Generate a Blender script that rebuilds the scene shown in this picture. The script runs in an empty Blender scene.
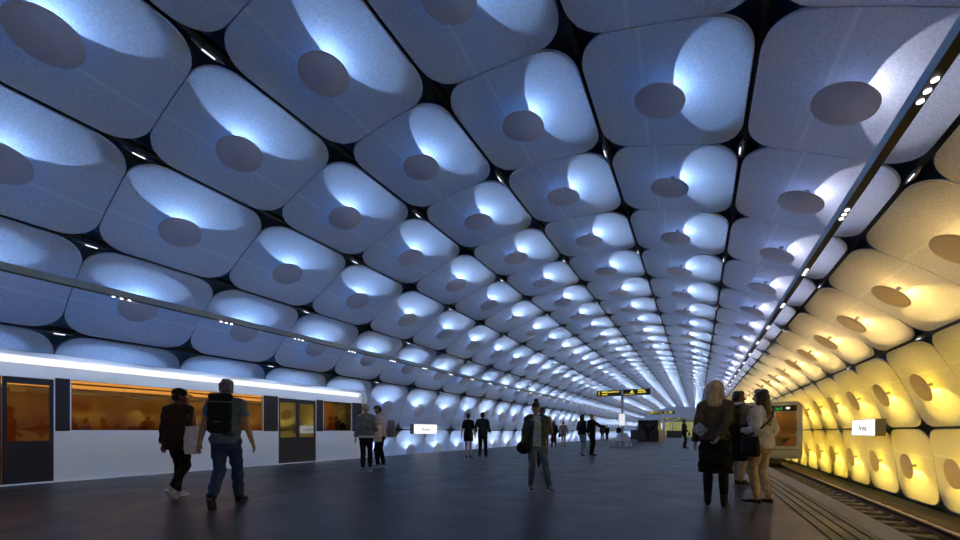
import bpy, bmesh, math, random
from mathutils import Vector, Matrix, Quaternion
random.seed(7)
SC = bpy.context.scene
COL = SC.collection
PI = math.pi
V = Vector

# ------------------------------------------------------------------ helpers
class MB:
    """collects verts and faces, then links ONE mesh object"""
    def __init__(s): s.v = []; s.f = []; s.m = []
    def add(s, vs, fs, mi=0):
        b = len(s.v); s.v += [tuple(p) for p in vs]
        s.f += [tuple(b + i for i in f) for f in fs]; s.m += [mi] * len(fs)
    def box(s, lo, hi, mi=0, M=None):
        x0, y0, z0 = lo; x1, y1, z1 = hi
        vs = [V(p) for p in ((x0,y0,z0),(x1,y0,z0),(x1,y1,z0),(x0,y1,z0),(x0,y0,z1),(x1,y0,z1),(x1,y1,z1),(x0,y1,z1))]
        if M: vs = [M @ p for p in vs]
        s.add(vs, [(0,3,2,1),(4,5,6,7),(0,1,5,4),(1,2,6,5),(2,3,7,6),(3,0,4,7)], mi)
    def rbox(s, lo, hi, r=.01, mi=0, M=None):
        """box with chamfered edges"""
        bm = bmesh.new(); bmesh.ops.create_cube(bm, size=1)
        c = [(a + b) / 2 for a, b in zip(lo, hi)]; d = [b - a for a, b in zip(lo, hi)]
        for p in bm.verts: p.co = V((c[0] + p.co.x * d[0], c[1] + p.co.y * d[1], c[2] + p.co.z * d[2]))
        bmesh.ops.bevel(bm, geom=list(bm.edges), offset=min(r, min(d) * .45), segments=2, affect='EDGES', profile=.5)
        s.bm(bm, mi, M)
    def bm(s, bm, mi=0, M=None):
        bm.verts.ensure_lookup_table(); bm.verts.index_update()
        vs = [p.co.copy() for p in bm.verts]
        if M: vs = [M @ p for p in vs]
        s.add(vs, [[p.index for p in f.verts] for f in bm.faces], mi); bm.free()
    def tube(s, pts, r, n=8, mi=0, cap=True):
        pts = [V(p) for p in pts]; rs = r if isinstance(r, (list, tuple)) else [r] * len(pts)
        rings = []; up = None
        for i, p in enumerate(pts):
            t = (pts[min(i + 1, len(pts) - 1)] - pts[max(i - 1, 0)]).normalized()
            if up is None: up = V((0, 0, 1)) if abs(t.z) < .9 else V((1, 0, 0))
            a = t.cross(up).normalized(); up = a.cross(t).normalized()
            rings.append([p + (a * math.cos(2 * PI * k / n) + up * math.sin(2 * PI * k / n)) * rs[i] for k in range(n)])
        vs = [q for r_ in rings for q in r_]; fs = []
        for i in range(len(rings) - 1):
            for k in range(n): fs.append((i*n+k, i*n+(k+1)%n, (i+1)*n+(k+1)%n, (i+1)*n+k))
        if cap: fs.append(tuple(reversed(range(n)))); fs.append(tuple((len(rings)-1)*n+k for k in range(n)))
        s.add(vs, fs, mi)
    def prism(s, prof, y0, y1, mi=0, closed=True):
        """profile of (x, z) swept along y"""
        n = len(prof); vs = [(x, y0, z) for x, z in prof] + [(x, y1, z) for x, z in prof]
        fs = [(i, (i+1) % n, n + (i+1) % n, n + i) for i in range(n if closed else n - 1)]
        if closed: fs += [tuple(range(n))[::-1], tuple(range(n, 2*n))]
        s.add(vs, fs, mi)
    def ell(s, c, r, M=None, nu=14, nv=9, mi=0):
        vs = []; fs = []
        for j in range(nv + 1):
            th = PI * j / nv
            for i in range(nu):
                ph = 2 * PI * i / nu
                p = V((r[0]*math.sin(th)*math.cos(ph), r[1]*math.sin(th)*math.sin(ph), r[2]*math.cos(th)))
                if M: p = M @ p
                vs.append(V(c) + p)
        for j in range(nv):
            for i in range(nu): fs.append((j*nu+i, (j+1)*nu+i, (j+1)*nu+(i+1)%nu, j*nu+(i+1)%nu))
        s.add(vs, fs, mi)
    def mesh(s, name, mats, smooth=False):
        me = bpy.data.meshes.new(name); me.from_pydata(s.v, [], s.f); me.update()
        for m in (mats if isinstance(mats, (list, tuple)) else [mats]): me.materials.append(m)
        if any(s.m): me.polygons.foreach_set('material_index', s.m)
        bm = bmesh.new(); bm.from_mesh(me)
        bmesh.ops.remove_doubles(bm, verts=bm.verts, dist=1e-5)
        bmesh.ops.recalc_face_normals(bm, faces=bm.faces); bm.to_mesh(me); bm.free()
        if smooth is True: me.polygons.foreach_set('use_smooth', [True] * len(me.polygons))
        return me
    def build(s, name, mats, parent=None, smooth=False, loc=None):
        return link(name, s.mesh(name, mats, smooth), parent, loc)

def link(name, data, parent=None, loc=None):
    o = bpy.data.objects.new(name, data); COL.objects.link(o)
    if parent: o.parent = parent
    if loc is not None: o.location = loc
    return o
def empty(name, loc=(0,0,0), rz=0, parent=None):
    o = link(name, None, parent, loc); o.rotation_euler = (0, 0, rz); o.empty_display_size = .2; return o
def tag(o, label=None, cat=None, group=None, kind=None):
    if label: o['label'] = label
    if cat: o['category'] = cat
    if group: o['group'] = group
    if kind: o['kind'] = kind
    return o
def autosmooth(me, deg=35):
    me.polygons.foreach_set('use_smooth', [True] * len(me.polygons))
    try: me.set_sharp_from_angle(angle=math.radians(deg))
    except Exception: pass
ORD = 'first second third fourth fifth sixth seventh eighth ninth tenth eleventh twelfth thirteenth fourteenth fifteenth sixteenth seventeenth eighteenth nineteenth twentieth'.split()
TENS = {20: 'twenty', 30: 'thirty', 40: 'fortieth'}
def ordinal(n):
    if n <= 20: return ORD[n - 1]
    t, u = divmod(n, 10)
    if u == 0: return {3: 'thirtieth', 4: 'fortieth', 5: 'fiftieth'}[t]
    return {2: 'twenty', 3: 'thirty', 4: 'forty'}[t] + '-' + ORD[u - 1]

# ------------------------------------------------------------------ materials
def mat(name, col, rough=.6, metal=0., noise=0., nscale=20., bump=0., bscale=60., emit=None, estr=0., spec=.5, coat=0., speck=0.):
    m = bpy.data.materials.new(name); m.use_nodes = True; nt = m.node_tree; b = nt.nodes['Principled BSDF']
    b.inputs['Base Color'].default_value = (*col, 1); b.inputs['Roughness'].default_value = rough
    b.inputs['Metallic'].default_value = metal; b.inputs['Specular IOR Level'].default_value = spec
    b.inputs['Coat Weight'].default_value = coat
    if emit: b.inputs['Emission Color'].default_value = (*emit, 1); b.inputs['Emission Strength'].default_value = estr
    tc = nt.nodes.new('ShaderNodeTexCoord')
    if noise or speck:
        n = nt.nodes.new('ShaderNodeTexNoise'); n.inputs['Scale'].default_value = nscale; n.inputs['Detail'].default_value = 4
        nt.links.new(tc.outputs['Object'], n.inputs['Vector'])
        r = nt.nodes.new('ShaderNodeMapRange'); r.inputs[1].default_value = .3; r.inputs[2].default_value = .7
        r.inputs[3].default_value = 1 - noise; r.inputs[4].default_value = 1 + noise
        nt.links.new(n.outputs['Fac'], r.inputs[0])
        mx = nt.nodes.new('ShaderNodeVectorMath'); mx.operation = 'SCALE'; mx.inputs[0].default_value = col
        nt.links.new(r.outputs[0], mx.inputs['Scale']); nt.links.new(mx.outputs[0], b.inputs['Base Color'])
    if bump:
        n2 = nt.nodes.new('ShaderNodeTexNoise'); n2.inputs['Scale'].default_value = bscale
        nt.links.new(tc.outputs['Object'], n2.inputs['Vector'])
        bp = nt.nodes.new('ShaderNodeBump'); bp.inputs['Strength'].default_value = bump; bp.inputs['Distance'].default_value = .01
        nt.links.new(n2.outputs['Fac'], bp.inputs['Height']); nt.links.new(bp.outputs['Normal'], b.inputs['Normal'])
    return m
def emat(name, col, s):
    m = bpy.data.materials.new(name); m.use_nodes = True; nt = m.node_tree; nt.nodes.remove(nt.nodes['Principled BSDF'])
    e = nt.nodes.new('ShaderNodeEmission'); e.inputs[0].default_value = (*col, 1); e.inputs[1].default_value = s
    nt.links.new(e.outputs[0], nt.nodes['Material Output'].inputs[0]); return m
def glassmat(name, tint, refl=.12):
    m = bpy.data.materials.new(name); m.use_nodes = True; nt = m.node_tree; nt.nodes.remove(nt.nodes['Principled BSDF'])
    t = nt.nodes.new('ShaderNodeBsdfTransparent'); t.inputs[0].default_value = (*tint, 1)
    g = nt.nodes.new('ShaderNodeBsdfGlossy'); g.inputs['Roughness'].default_value = .03; g.inputs[0].default_value = (.9, .9, .9, 1)
    fr = nt.nodes.new('ShaderNodeFresnel'); fr.inputs[0].default_value = 1.5
    mr = nt.nodes.new('ShaderNodeMath'); mr.operation = 'ADD'; mr.inputs[1].default_value = refl - .04
    mx = nt.nodes.new('ShaderNodeMixShader')
    nt.links.new(fr.outputs[0], mr.inputs[0]); nt.links.new(mr.outputs[0], mx.inputs[0])
    nt.links.new(t.outputs[0], mx.inputs[1]); nt.links.new(g.outputs[0], mx.inputs[2])
    nt.links.new(mx.outputs[0], nt.nodes['Material Output'].inputs[0]); return m

M = {}
def felt(name, col):
    """pressed felt with a streak of light painted as a pale stripe along each panel"""
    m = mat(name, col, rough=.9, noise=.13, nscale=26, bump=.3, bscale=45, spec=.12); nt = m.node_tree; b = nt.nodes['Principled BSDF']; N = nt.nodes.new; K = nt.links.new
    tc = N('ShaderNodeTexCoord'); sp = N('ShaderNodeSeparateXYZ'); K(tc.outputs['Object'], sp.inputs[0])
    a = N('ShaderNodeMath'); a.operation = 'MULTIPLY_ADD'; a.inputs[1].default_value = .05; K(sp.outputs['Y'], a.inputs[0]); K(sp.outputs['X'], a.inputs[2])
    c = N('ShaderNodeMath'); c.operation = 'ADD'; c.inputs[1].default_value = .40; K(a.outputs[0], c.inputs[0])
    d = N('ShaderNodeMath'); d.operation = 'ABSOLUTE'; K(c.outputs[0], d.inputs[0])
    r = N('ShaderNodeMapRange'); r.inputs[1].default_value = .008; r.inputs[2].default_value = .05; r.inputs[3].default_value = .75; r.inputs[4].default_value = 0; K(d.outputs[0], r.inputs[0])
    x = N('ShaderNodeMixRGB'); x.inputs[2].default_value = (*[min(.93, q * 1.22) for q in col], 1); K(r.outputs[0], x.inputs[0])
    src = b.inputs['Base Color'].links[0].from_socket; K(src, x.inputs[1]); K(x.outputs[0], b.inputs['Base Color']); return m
M['panel'] = felt('felt_blue_light', (.60, .72, .87)); M['panel_mid'] = felt('felt_mixed_light', (.68, .74, .83)); M['panel_warm'] = felt('felt_yellow_light', (.86, .77, .52))  # one felt; the light colour of each side is tinted into its base colour
M['panel_flat'] = mat('felt_blue_light_far', (.60, .72, .87), rough=.9, noise=.1, nscale=20)
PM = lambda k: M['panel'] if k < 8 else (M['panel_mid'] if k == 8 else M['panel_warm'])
def translucent(name, col, f):
    m = mat(name, col, rough=.85, noise=.05, nscale=30, spec=.1); nt = m.node_tree; b = nt.nodes['Principled BSDF']
    t = nt.nodes.new('ShaderNodeBsdfTranslucent'); t.inputs[0].default_value = (*col, 1); x = nt.nodes.new('ShaderNodeMixShader'); x.inputs[0].default_value = f
    nt.links.new(b.outputs[0], x.inputs[1]); nt.links.new(t.outputs[0], x.inputs[2]); nt.links.new(x.outputs[0], nt.nodes['Material Output'].inputs[0]); return m
M['disc'] = translucent('disc_fabric', (.62, .59, .60), .34); M['disc_tan'] = translucent('disc_fabric_warm_light', (.68, .56, .38), .36)  # second copy has the yellow light tinted into the fabric colour
M['stem'] = mat('stem_metal', (.42, .42, .43), rough=.5, metal=.2)
M['lining'] = mat('dark_lining', (.09, .21, .42), rough=.5)
M['spindle'] = mat('spindle_metal', (.16, .2, .24), rough=.3, metal=.7)
M['led'] = emat('led_white', (.85, .92, 1), .8)
M['rail'] = mat('rail_housing', (.46, .64, .80), rough=.5)
M['rail_under'] = mat('rail_under', (.012, .012, .014), rough=.5)
M['downlight'] = emat('downlight_white', (1, .97, .93), 2.5)

# ------------------------------------------------------------------ vault geometry
L = 3.07; XC = -1.5985 * L; HC = 1.05
half = [(0, 2.3584), (.9502, 2.2707), (1.8668, 1.976), (2.7171, 1.523), (3.4498, .8937), (3.8184, .0374), (3.9575, -.8609)]
NODES = [V((XC - a * L, HC + z * L)) for a, z in reversed(half)] + [V((XC + a * L, HC + z * L)) for a, z in half[1:]]
Y0 = 1.2611 * L
def ring_y(j): return Y0 + j * L
def prof(u):
    """Catmull-Rom through the nodes: the section line of the vault at node coordinate u in [0, 12]"""
    i = min(max(int(math.floor(u)), 0), 11); t = u - i
    P = lambda k: NODES[k] if 0 <= k <= 12 else (NODES[0] * 2 - NODES[1] if k < 0 else NODES[12] * 2 - NODES[11])
    a, b, c, d = P(i - 1), P(i), P(i + 1), P(i + 2)
    return .5 * ((2 * b) + (c - a) * t + (2 * a - 5 * b + 4 * c - d) * t * t + (3 * b - a - 3 * c + d) * t ** 3)
def tang(u):
    e = 1e-3; a = prof(max(u - e, 0)); b = prof(min(u + e, 12)); return (b - a).normalized()
def nrm(u):            # inward normal in (x, z)
    t = tang(u); return V((t.y, -t.x))
JMIN, JMAX = -5, 39
YB, YE = ring_y(JMIN), ring_y(JMAX + 1)

# lining (the dark hull behind the panels)
b = MB(); OFF = .34
pts = []
for k in range(0, 97):
    u = k / 8; q = prof(u) - nrm(u) * OFF; pts.append((q.x, q.y))
pts = [(pts[0][0], -2.2)] + pts + [(pts[-1][0], -2.2)]
b.prism(pts, YB, YE, closed=False)
tag(b.build('ceiling', M['lining'], smooth=True), kind='structure')
for nm, y in (('wall_back', YB), ('wall_far', YE)):
    b = MB(); inner = pts; outer = [(x, z) for x, z in pts]
    b.add([(x, y, z) for x, z in outer] + [(x, y + (.2 if y > 0 else -.2), z) for x, z in outer],
          [tuple(range(len(outer))), tuple(range(2*len(outer)-1, len(outer)-1, -1))] + [(i, i+1, len(outer)+i+1, len(outer)+i) for i in range(len(outer)-1)])
    tag(b.build(nm, M['lining'] if y < 0 else M['panel_flat']), kind='structure')

# camera
TH = .50588; FPX = 393.1; HZ = 431.5
cam_d = bpy.data.cameras.new('camera'); cam = bpy.data.objects.new('camera', cam_d); COL.objects.link(cam)
cam.location = (0, 0, HC); cam.rotation_euler = (PI / 2, 0, TH)
cam_d.sensor_width = 36; cam_d.lens = FPX / 960 * 36; cam_d.shift_y = (HZ - 270) / 960; cam_d.clip_start = .05; cam_d.clip_end = 400
SC.camera = cam
CT, ST = math.cos(TH), math.sin(TH)
def project(p):
    d = -p[0] * ST + p[1] * CT
    if d < .2: return None
    return 480 + FPX * (p[0] * CT + p[1] * ST) / d, HZ - FPX * (p[2] - HC) / d, d

# ---- panels and disc lamps: one prototype per row of the vault
ROWS = ['lowest row of the blue wall', 'second row up the blue wall', 'row crossed by the left rail',
        'first row above the left rail', 'second row above the left rail', 'third row above the left rail',
        'fourth row above the left rail', 'fifth row above the left rail', 'row crossed by the right rail',
        'row next beyond the right rail', 'second row up the yellow wall', 'lowest row of the yellow wall']
def rounded(a, bb, r, ex=2.25, ne=7, nc=9):
    out = []
    def seg(p, q, n):
        for i in range(n): out.append((p[0] + (q[0]-p[0]) * i / n, p[1] + (q[1]-p[1]) * i / n))
    for sx, sy, a0 in ((1, 1, 0), (-1, 1, 1), (-1, -1, 2), (1, -1, 3)):
        cx, cy = sx * (a - r), sy * (bb - r); arc = []
        for i in range(nc + 1):
            t = (a0 + i / nc) * PI / 2; c, s_ = math.cos(t), math.sin(t)
            arc.append((cx + r * math.copysign(abs(c) ** (2/ex), c), cy + r * math.copysign(abs(s_) ** (2/ex), s_)))
        out += arc[:-1]
        nx, ny = ((-(a - r), bb), (-a, -(bb - r)), (a - r, -bb), (a, bb - r))[a0]
        seg(arc[-1], (nx, ny), ne)
    return out
row_frame = []; panel_mesh = []
for k in range(12):
    um = k + .5; o2 = prof(um); t2 = (prof(k + 1) - prof(k)).normalized(); beta = math.atan2(-t2.y, t2.x)
    row_frame.append((o2, t2, beta))
    arc = sum((prof(k + (i+1) / 20) - prof(k + i / 20)).length for i in range(20))
    gap = .05 / arc
    bd = rounded(.5 - gap, .5 - .004, .235)
    ks = [.16, .32, .48, .64, .8, .92, 1.0]
    mb = MB(); nb = len(bd)
    def loc3(s, y, off):
        u = um + s; q = prof(u) - nrm(u) * off - o2
        return (q.x * t2.x + q.y * t2.y, y * L, q.x * (-t2.y) + q.y * t2.x)
    for off, flip in ((0, 0), (.05, 1)):
        vs = [loc3(0, 0, off)] + [loc3(x * f, y * f, off) for f in ks for x, y in bd]; fs = []
        for i in range(nb): fs.append((0, 1 + i, 1 + (i+1) % nb))
        for r_ in range(len(ks) - 1):
            for i in range(nb):
                A = 1 + r_*nb + i; B = 1 + r_*nb + (i+1) % nb; fs.append((A, A + nb, B + nb, B))
        mb.add(vs, fs)
    n1 = 1 + len(ks) * nb; e0 = 1 + (len(ks)-1) * nb
    mb.f += [(e0 + i, e0 + (i+1) % nb, n1 + e0 + (i+1) % nb, n1 + e0 + i) for i in range(nb)]; mb.m += [0] * nb
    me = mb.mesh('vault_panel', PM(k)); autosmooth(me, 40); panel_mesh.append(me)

DH, DY, DR = .28, -.2, .465
def disc_bm():
    b = MB(); n = 40; prof_ = [(.0, 0), (DR - .02, 0), (DR, .006), (DR, .026), (DR - .025, .03)]
    vs = []; fs = []
    for r, z in prof_: vs += [(r * math.cos(2*PI*i/n), DY + r * math.sin(2*PI*i/n), -DH + z) for i in range(n)]
    for j in range(len(prof_) - 1):
        for i in range(n): fs.append((j*n+i, j*n+(i+1)%n, (j+1)*n+(i+1)%n, (j+1)*n+i))
    b.add(vs, fs); return b
def stem_bm():
    b = MB(); b.tube([(0, DY, -DH + .03), (0, DY, -.003)], .045, 12); b.tube([(0, DY, -.03), (0, DY, -.003)], .06, 14); return b
def head_bm():
    b = MB(); b.tube([(-.01, DY, -.215), (.04, DY, -.195)], [.028, .034], 12); return b
me_discs = [disc_bm().mesh('reflector_disc', m_) for m_ in (M['disc'], M['disc_tan'])]; [autosmooth(q, 40) for q in me_discs]; me_disc = me_discs[0]  # disc_tan: same fabric with yellow light tinted into its colour
me_stem = stem_bm().mesh('stem', M['stem']); autosmooth(me_stem, 40)
me_head = head_bm().mesh('lamp_head', M['stem']); autosmooth(me_head, 40)

BLUE, WARM = (.40, .60, 1.0), (1.0, .80, .17)
row_col = [BLUE] * 8 + [(.80, .78, .92), (1.0, .78, .30), WARM, WARM]
row_pow = [1.0] * 8 + [.9, 1.15, 1.45, 1.6]
row_fill_pow = [1.0] * 8 + [1.4, 5.2, 5.4, 5.6]
fill_col = [(.13, .36, 1.0)] * 8 + [(.34, .46, .95), (1.0, .73, .42), (1.0, .71, .10), (1.0, .71, .10)]
LP = dict(phi=57.0, A=29.3, B=2.6, h=.18, x=.075, power=33.0, spill=8.5)  # spill: power of the added fill light
def falloff(ld, const, lin):
    ld.use_nodes = True; nt = ld.node_tree; e = nt.nodes['Emission']
    fo = nt.nodes.new('ShaderNodeLightFalloff'); fo.inputs['Strength'].default_value = 1.0
    m1 = nt.nodes.new('ShaderNodeMath'); m1.operation = 'MULTIPLY'; m1.inputs[1].default_value = const
    m2 = nt.nodes.new('ShaderNodeMath'); m2.operation = 'MULTIPLY_ADD'; m2.inputs[1].default_value = lin
    nt.links.new(fo.outputs['Constant'], m1.inputs[0]); nt.links.new(fo.outputs['Linear'], m2.inputs[0])
    nt.links.new(m1.outputs[0], m2.inputs[2]); nt.links.new(m2.outputs[0], e.inputs['Strength'])
def lamp_light(k, f=1.):
    ld = bpy.data.lights.new('wash_light', 'SPOT'); ld.energy = LP['power'] * row_pow[k] * f; q = min(1, max(0, (f - 1.0) / .5)) if k < 8 else 0; ld.color = [a + (b_ - a) * q for a, b_ in zip(row_col[k], (.66, .78, 1.0))]
    ld.spot_size = PI / 2; ld.spot_blend = .06; ld.shadow_soft_size = .012
    falloff(ld, .52, .6); return ld
def spill_light(k, f=1.):
    """added fill that lifts the dim parts of each panel and glows round the disc"""
    ld = bpy.data.lights.new('spill_light', 'SPOT'); ld.energy = LP['spill'] * row_fill_pow[k] * f; c0 = fill_col[k]; q = min(1, max(0, (f - 1.5) / 1.5)) if k < 8 else 0; ld.color = [a + (b_ - a) * q for a, b_ in zip(c0, (.60, .68, 1.0))]  # spill_light is an added fill
    ld.spot_size = math.radians(173); ld.spot_blend = .05; ld.shadow_soft_size = .13
    falloff(ld, 1, 0); return ld
ZF = (1.3, 1.4, 1.75, 2.15, 2.5, 3.2, 3.8)  # added boost: fill and wash grow stronger towards the far rings
zone = lambda j: 0 if j < 1 else 1 if j == 1 else 2 if j == 2 else 3 if j < 5 else 4 if j < 8 else 5 if j < 14 else 6
zf = lambda k, z: ZF[z] if k < 9 else 1 + .12 * z
row_fill = [[spill_light(k, zf(k, z)) for z in range(7)] for k in range(12)]
FILL = Matrix.Translation((.0, DY, -.2)) @ Matrix.Rotation(PI, 4, 'X')
row_light = [[lamp_light(k, (zf(k, z) / (1.4 if k < 9 else 1)) ** .5) for z in range(7)] for k in range(12)]
ph = math.radians(LP['phi']); ax = V((math.sin(ph), 0, math.cos(ph))); tu = V((math.cos(ph), 0, -math.sin(ph))); tv = V((0, 1, 0))
zz = -ax; xx = tv.cross(zz); SPOT = Matrix((xx, tv, zz)).transposed().to_4x4()
SPOT = Matrix.Translation((LP['x'], DY, -LP['h'])) @ SPOT @ Matrix.Diagonal((math.tan(math.radians(LP['A'])), LP['B'], 1, 1))

cells = []
for j in range(JMIN, JMAX + 1):
    for k in range(12):
        o2, t2, beta = row_frame[k]; c = V((o2.x, ring_y(j + .5), o2.y))
        pr = [project((prof(k + .5 + s).x, ring_y(j + .5 + y), prof(k + .5 + s).y)) for s, y in ((0,0),(-.45,-.4),(.45,-.4),(.45,.4),(-.45,.4),(0,.45),(0,-.45),(.45,0),(-.45,0))]
        pr = [p for p in pr if p]
        vis = sum(1 for p in pr if 0 <= p[0] < 960 and 0 <= p[1] < 540 and not (p[0] < 366 and p[1] > 350 + .114 * p[0]))
        if k == 11 and j > 9: vis = 0 if j > 9 else vis
        area = 0
        if vis: area = vis / 9 / (min(p[2] for p in pr) ** 2) * abs(V((nrm(k+.5).x, 0, nrm(k+.5).y)).dot((cam.location - c).normalized()))
        if pr and k >= 10 and j >= 9: area *= .25
        cells.append([area, j, k, c, beta])
ranked = sorted([c for c in cells if c[0] > 0], key=lambda c: -c[0])[:300]
chosen = {(c[1], c[2]) for c in ranked}
count = {}
far_panel, far_lamp = MB(), MB()
for area, j, k, c, beta in cells:
    Mx = Matrix.Translation(c) @ Matrix.Rotation(beta, 4, 'Y')
    if (j, k) in chosen:
        n = count[k] = count.get(k, 0) + 1
        p = link('vault_panel', panel_mesh[k]); p.matrix_world = Mx
        hue = 'blue-lit' if k < 8 else ('pale' if k == 8 else 'yellow-lit')
        grp = 'vault panels of the ' + ROWS[k]
        tag(p, f'{hue} vault panel, {ordinal(n)} from the front in the {ROWS[k]}', 'ceiling panel' if 1 < k < 10 else 'wall panel', grp)
        r = empty('disc_lamp'); r.matrix_world = Mx
        tag(r, f'round disc lamp, {ordinal(n)} from the front in the {ROWS[k]}', 'lamp', 'disc lamps of the ' + ROWS[k])
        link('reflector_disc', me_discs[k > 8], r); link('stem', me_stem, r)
        if area > .004: link('lamp_head', me_head, r)
        l = link('wash_light', row_light[k][zone(j)], r); l.matrix_local = SPOT
        l = link('spill_light', row_fill[k][zone(j)], r); l.matrix_local = FILL  # added fill light
    else:
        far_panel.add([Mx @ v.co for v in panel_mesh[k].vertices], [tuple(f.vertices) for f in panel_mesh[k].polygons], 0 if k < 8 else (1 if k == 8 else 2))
        for me in (me_disc, me_stem): far_lamp.add([Mx @ v.co for v in me.vertices], [tuple(f.vertices) for f in me.polygons], int(k > 8))
        l = link('wash_light', row_light[k][zone(j)]); l.matrix_world = Mx @ SPOT
        l = link('spill_light', row_fill[k][zone(j)]); l.matrix_world = Mx @ FILL  # added fill light
def raw(mb, name, m, deg=40):
    me = bpy.data.meshes.new(name); me.from_pydata(mb.v, [], mb.f); [me.materials.append(q) for q in (m if isinstance(m, list) else [m])]; me.polygons.foreach_set('material_index', mb.m); autosmooth(me, deg); return link(name, me)
tag(raw(far_panel, 'distant_panels', [M['panel_flat'], M['panel_mid'], M['panel_warm']]), 'the small far vault panels running on to the end of the tunnel', 'ceiling panels', kind='stuff')
tag(raw(far_lamp, 'distant_disc_lamps', [M['disc'], M['disc_tan']]), 'the small far disc lamps running on to the end of the tunnel', 'lamps', kind='stuff')

# ---- spindle lights at the star-shaped gaps, every other ring
SEAMS = [None, 'lowest seam of the blue wall', 'second seam up the blue wall'] + [o + ' seam above the left rail' for o in ORD[:5]] + \
        ['seam left of the right rail', 'seam right of the right rail', 'upper seam of the yellow wall', 'lowest seam of the yellow wall']
def spindle_bm():
    b = MB(); n = 10; vs = []; fs = []; m = 9
    for i in range(m + 1):
        t = i / m; y = (t - .5) * .56; r = .055 * math.sin(PI * (.04 + .92 * t)) ** .8
        vs += [(r * math.cos(2*PI*q/n), y, -.05 + .8 * r * math.sin(2*PI*q/n)) for q in range(n)]
    for i in range(m):
        for q in range(n): fs.append((i*n+q, i*n+(q+1)%n, (i+1)*n+(q+1)%n, (i+1)*n+q))
    fs += [tuple(range(n)), tuple(range(m*n, m*n+n))]; b.add(vs, fs)
    b.tube([(0, 0, -.02), (0, 0, .28)], .015, 8); return b
me_sp = spindle_bm().mesh('housing', M['spindle']); autosmooth(me_sp, 60)
b = MB(); b.rbox((-.012, -.11, -.102), (.012, .11, -.085), .005); me_tube = b.mesh('led_tube', M['led'])
for i in range(1, 12):
    t2 = tang(i); beta = math.atan2(-t2.y, t2.x); n = 0
    for j in range(-2, 26, 2):
        q = prof(i); pr = project((q.x, ring_y(j), q.y))
        if not pr or not (0 <= pr[0] < 960 and -5 <= pr[1] < 540) or (pr[0] < 366 and pr[1] > 350 + .114 * pr[0]) or (i == 1 and j < 5): continue
        n += 1; r = empty('spindle_light'); r.matrix_world = Matrix.Translation((q.x, ring_y(j), q.y)) @ Matrix.Rotation(beta, 4, 'Y')
        tag(r, f'slim spindle-shaped light, {ordinal(n)} from the front on the {SEAMS[i]}', 'light', 'spindle lights on the ' + SEAMS[i])
        link('housing', me_sp, r); link('led_tube', me_tube, r)

# black ribs running the length of the vault behind the seams
for i in range(1, 12):
    q = prof(i) - nrm(i) * .16; b = MB(); t2 = tang(i); n2 = nrm(i)
    c = [(q + t2 * a + n2 * d) for a, d in ((-.05, -.06), (.05, -.06), (.05, .06), (-.05, .06))]
    b.prism([(p.x, p.y) for p in c], YB + .02, YE - .02); tag(b.build('trim_%d' % (i + 20), M['rail_under']), kind='structure')
# ------------------------------------------------------------------ people
DG = bpy.context.evaluated_depsgraph_get
def fuse(mb, voxel, smooth=3, fac=.5):
    """one continuous skin over the overlapping forms in mb"""
    me = bpy.data.meshes.new('tmp'); me.from_pydata(mb.v, [], mb.f); me.update()
    bm = bmesh.new(); bm.from_mesh(me); bmesh.ops.recalc_face_normals(bm, faces=bm.faces); bm.to_mesh(me); bm.free()
    o = bpy.data.objects.new('tmp', me); COL.objects.link(o)
    r = o.modifiers.new('r', 'REMESH'); r.mode = 'VOXEL'; r.voxel_size = voxel
    if smooth: q = o.modifiers.new('s', 'SMOOTH'); q.factor = fac; q.iterations = smooth
    dg = DG(); dg.update(); out = bpy.data.meshes.new_from_object(o.evaluated_get(dg))
    bpy.data.objects.remove(o); bpy.data.meshes.remove(me)
    out.polygons.foreach_set('use_smooth', [True] * len(out.polygons)); return out
def limb(mb, p0, r0, p1, r1, round0=True, round1=True, n=14, flat=None):
    """tapered limb with rounded or cut ends; flat=(vector, k) squashes it along a direction"""
    p0, p1 = V(p0), V(p1); t = (p1 - p0).normalized(); a = t.orthogonal().normalized(); c = t.cross(a)
    prof_ = []
    if round0: prof_ += [(-r0 * math.cos(q), r0 * math.sin(q)) for q in (.25, .7, 1.15)]
    prof_ += [(0, r0)]; ln = (p1 - p0).length; prof_ += [(ln, r1)]
    if round1: prof_ += [(ln + r1 * math.cos(q), r1 * math.sin(q)) for q in (1.15, .7, .25)]
    vs = []; fs = []
    for d, r in prof_:
        for k in range(n):
            e = (a * math.cos(2*PI*k/n) + c * math.sin(2*PI*k/n)) * r
            if flat: f = V(flat[0]).normalized(); e -= f * e.dot(f) * (1 - flat[1])
            vs.append(p0 + t * d + e)
    m = len(prof_)
    for j in range(m - 1):
        for k in range(n): fs.append((j*n+k, j*n+(k+1)%n, (j+1)*n+(k+1)%n, (j+1)*n+k))
    fs += [tuple(range(n))[::-1], tuple(range((m-1)*n, m*n))]; mb.add(vs, fs)
def chain(mb, pts, rs, **k):
    for i in range(len(pts) - 1): limb(mb, pts[i], rs[i], pts[i+1], rs[i+1], True if i else k.get('round0', True), True if i < len(pts) - 2 else k.get('round1', True), n=k.get('n', 14))
def loft(mb, rings, n=24, ex=2.3):
    """rings of (centre, half-width vector, half-depth vector)"""
    vs = []; fs = []
    for c, a, d in rings:
        for k in range(n):
            q = 2*PI*k/n; x, y = math.cos(q), math.sin(q)
            x = math.copysign(abs(x) ** (2/ex), x); y = math.copysign(abs(y) ** (2/ex), y)
            vs.append(V(c) + V(a) * x + V(d) * y)
    m = len(rings)
    for j in range(m - 1):
        for k in range(n): fs.append((j*n+k, j*n+(k+1)%n, (j+1)*n+(k+1)%n, (j+1)*n+k))
    fs += [tuple(range(n))[::-1], tuple(range((m-1)*n, m*n))]; mb.add(vs, fs)
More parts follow.
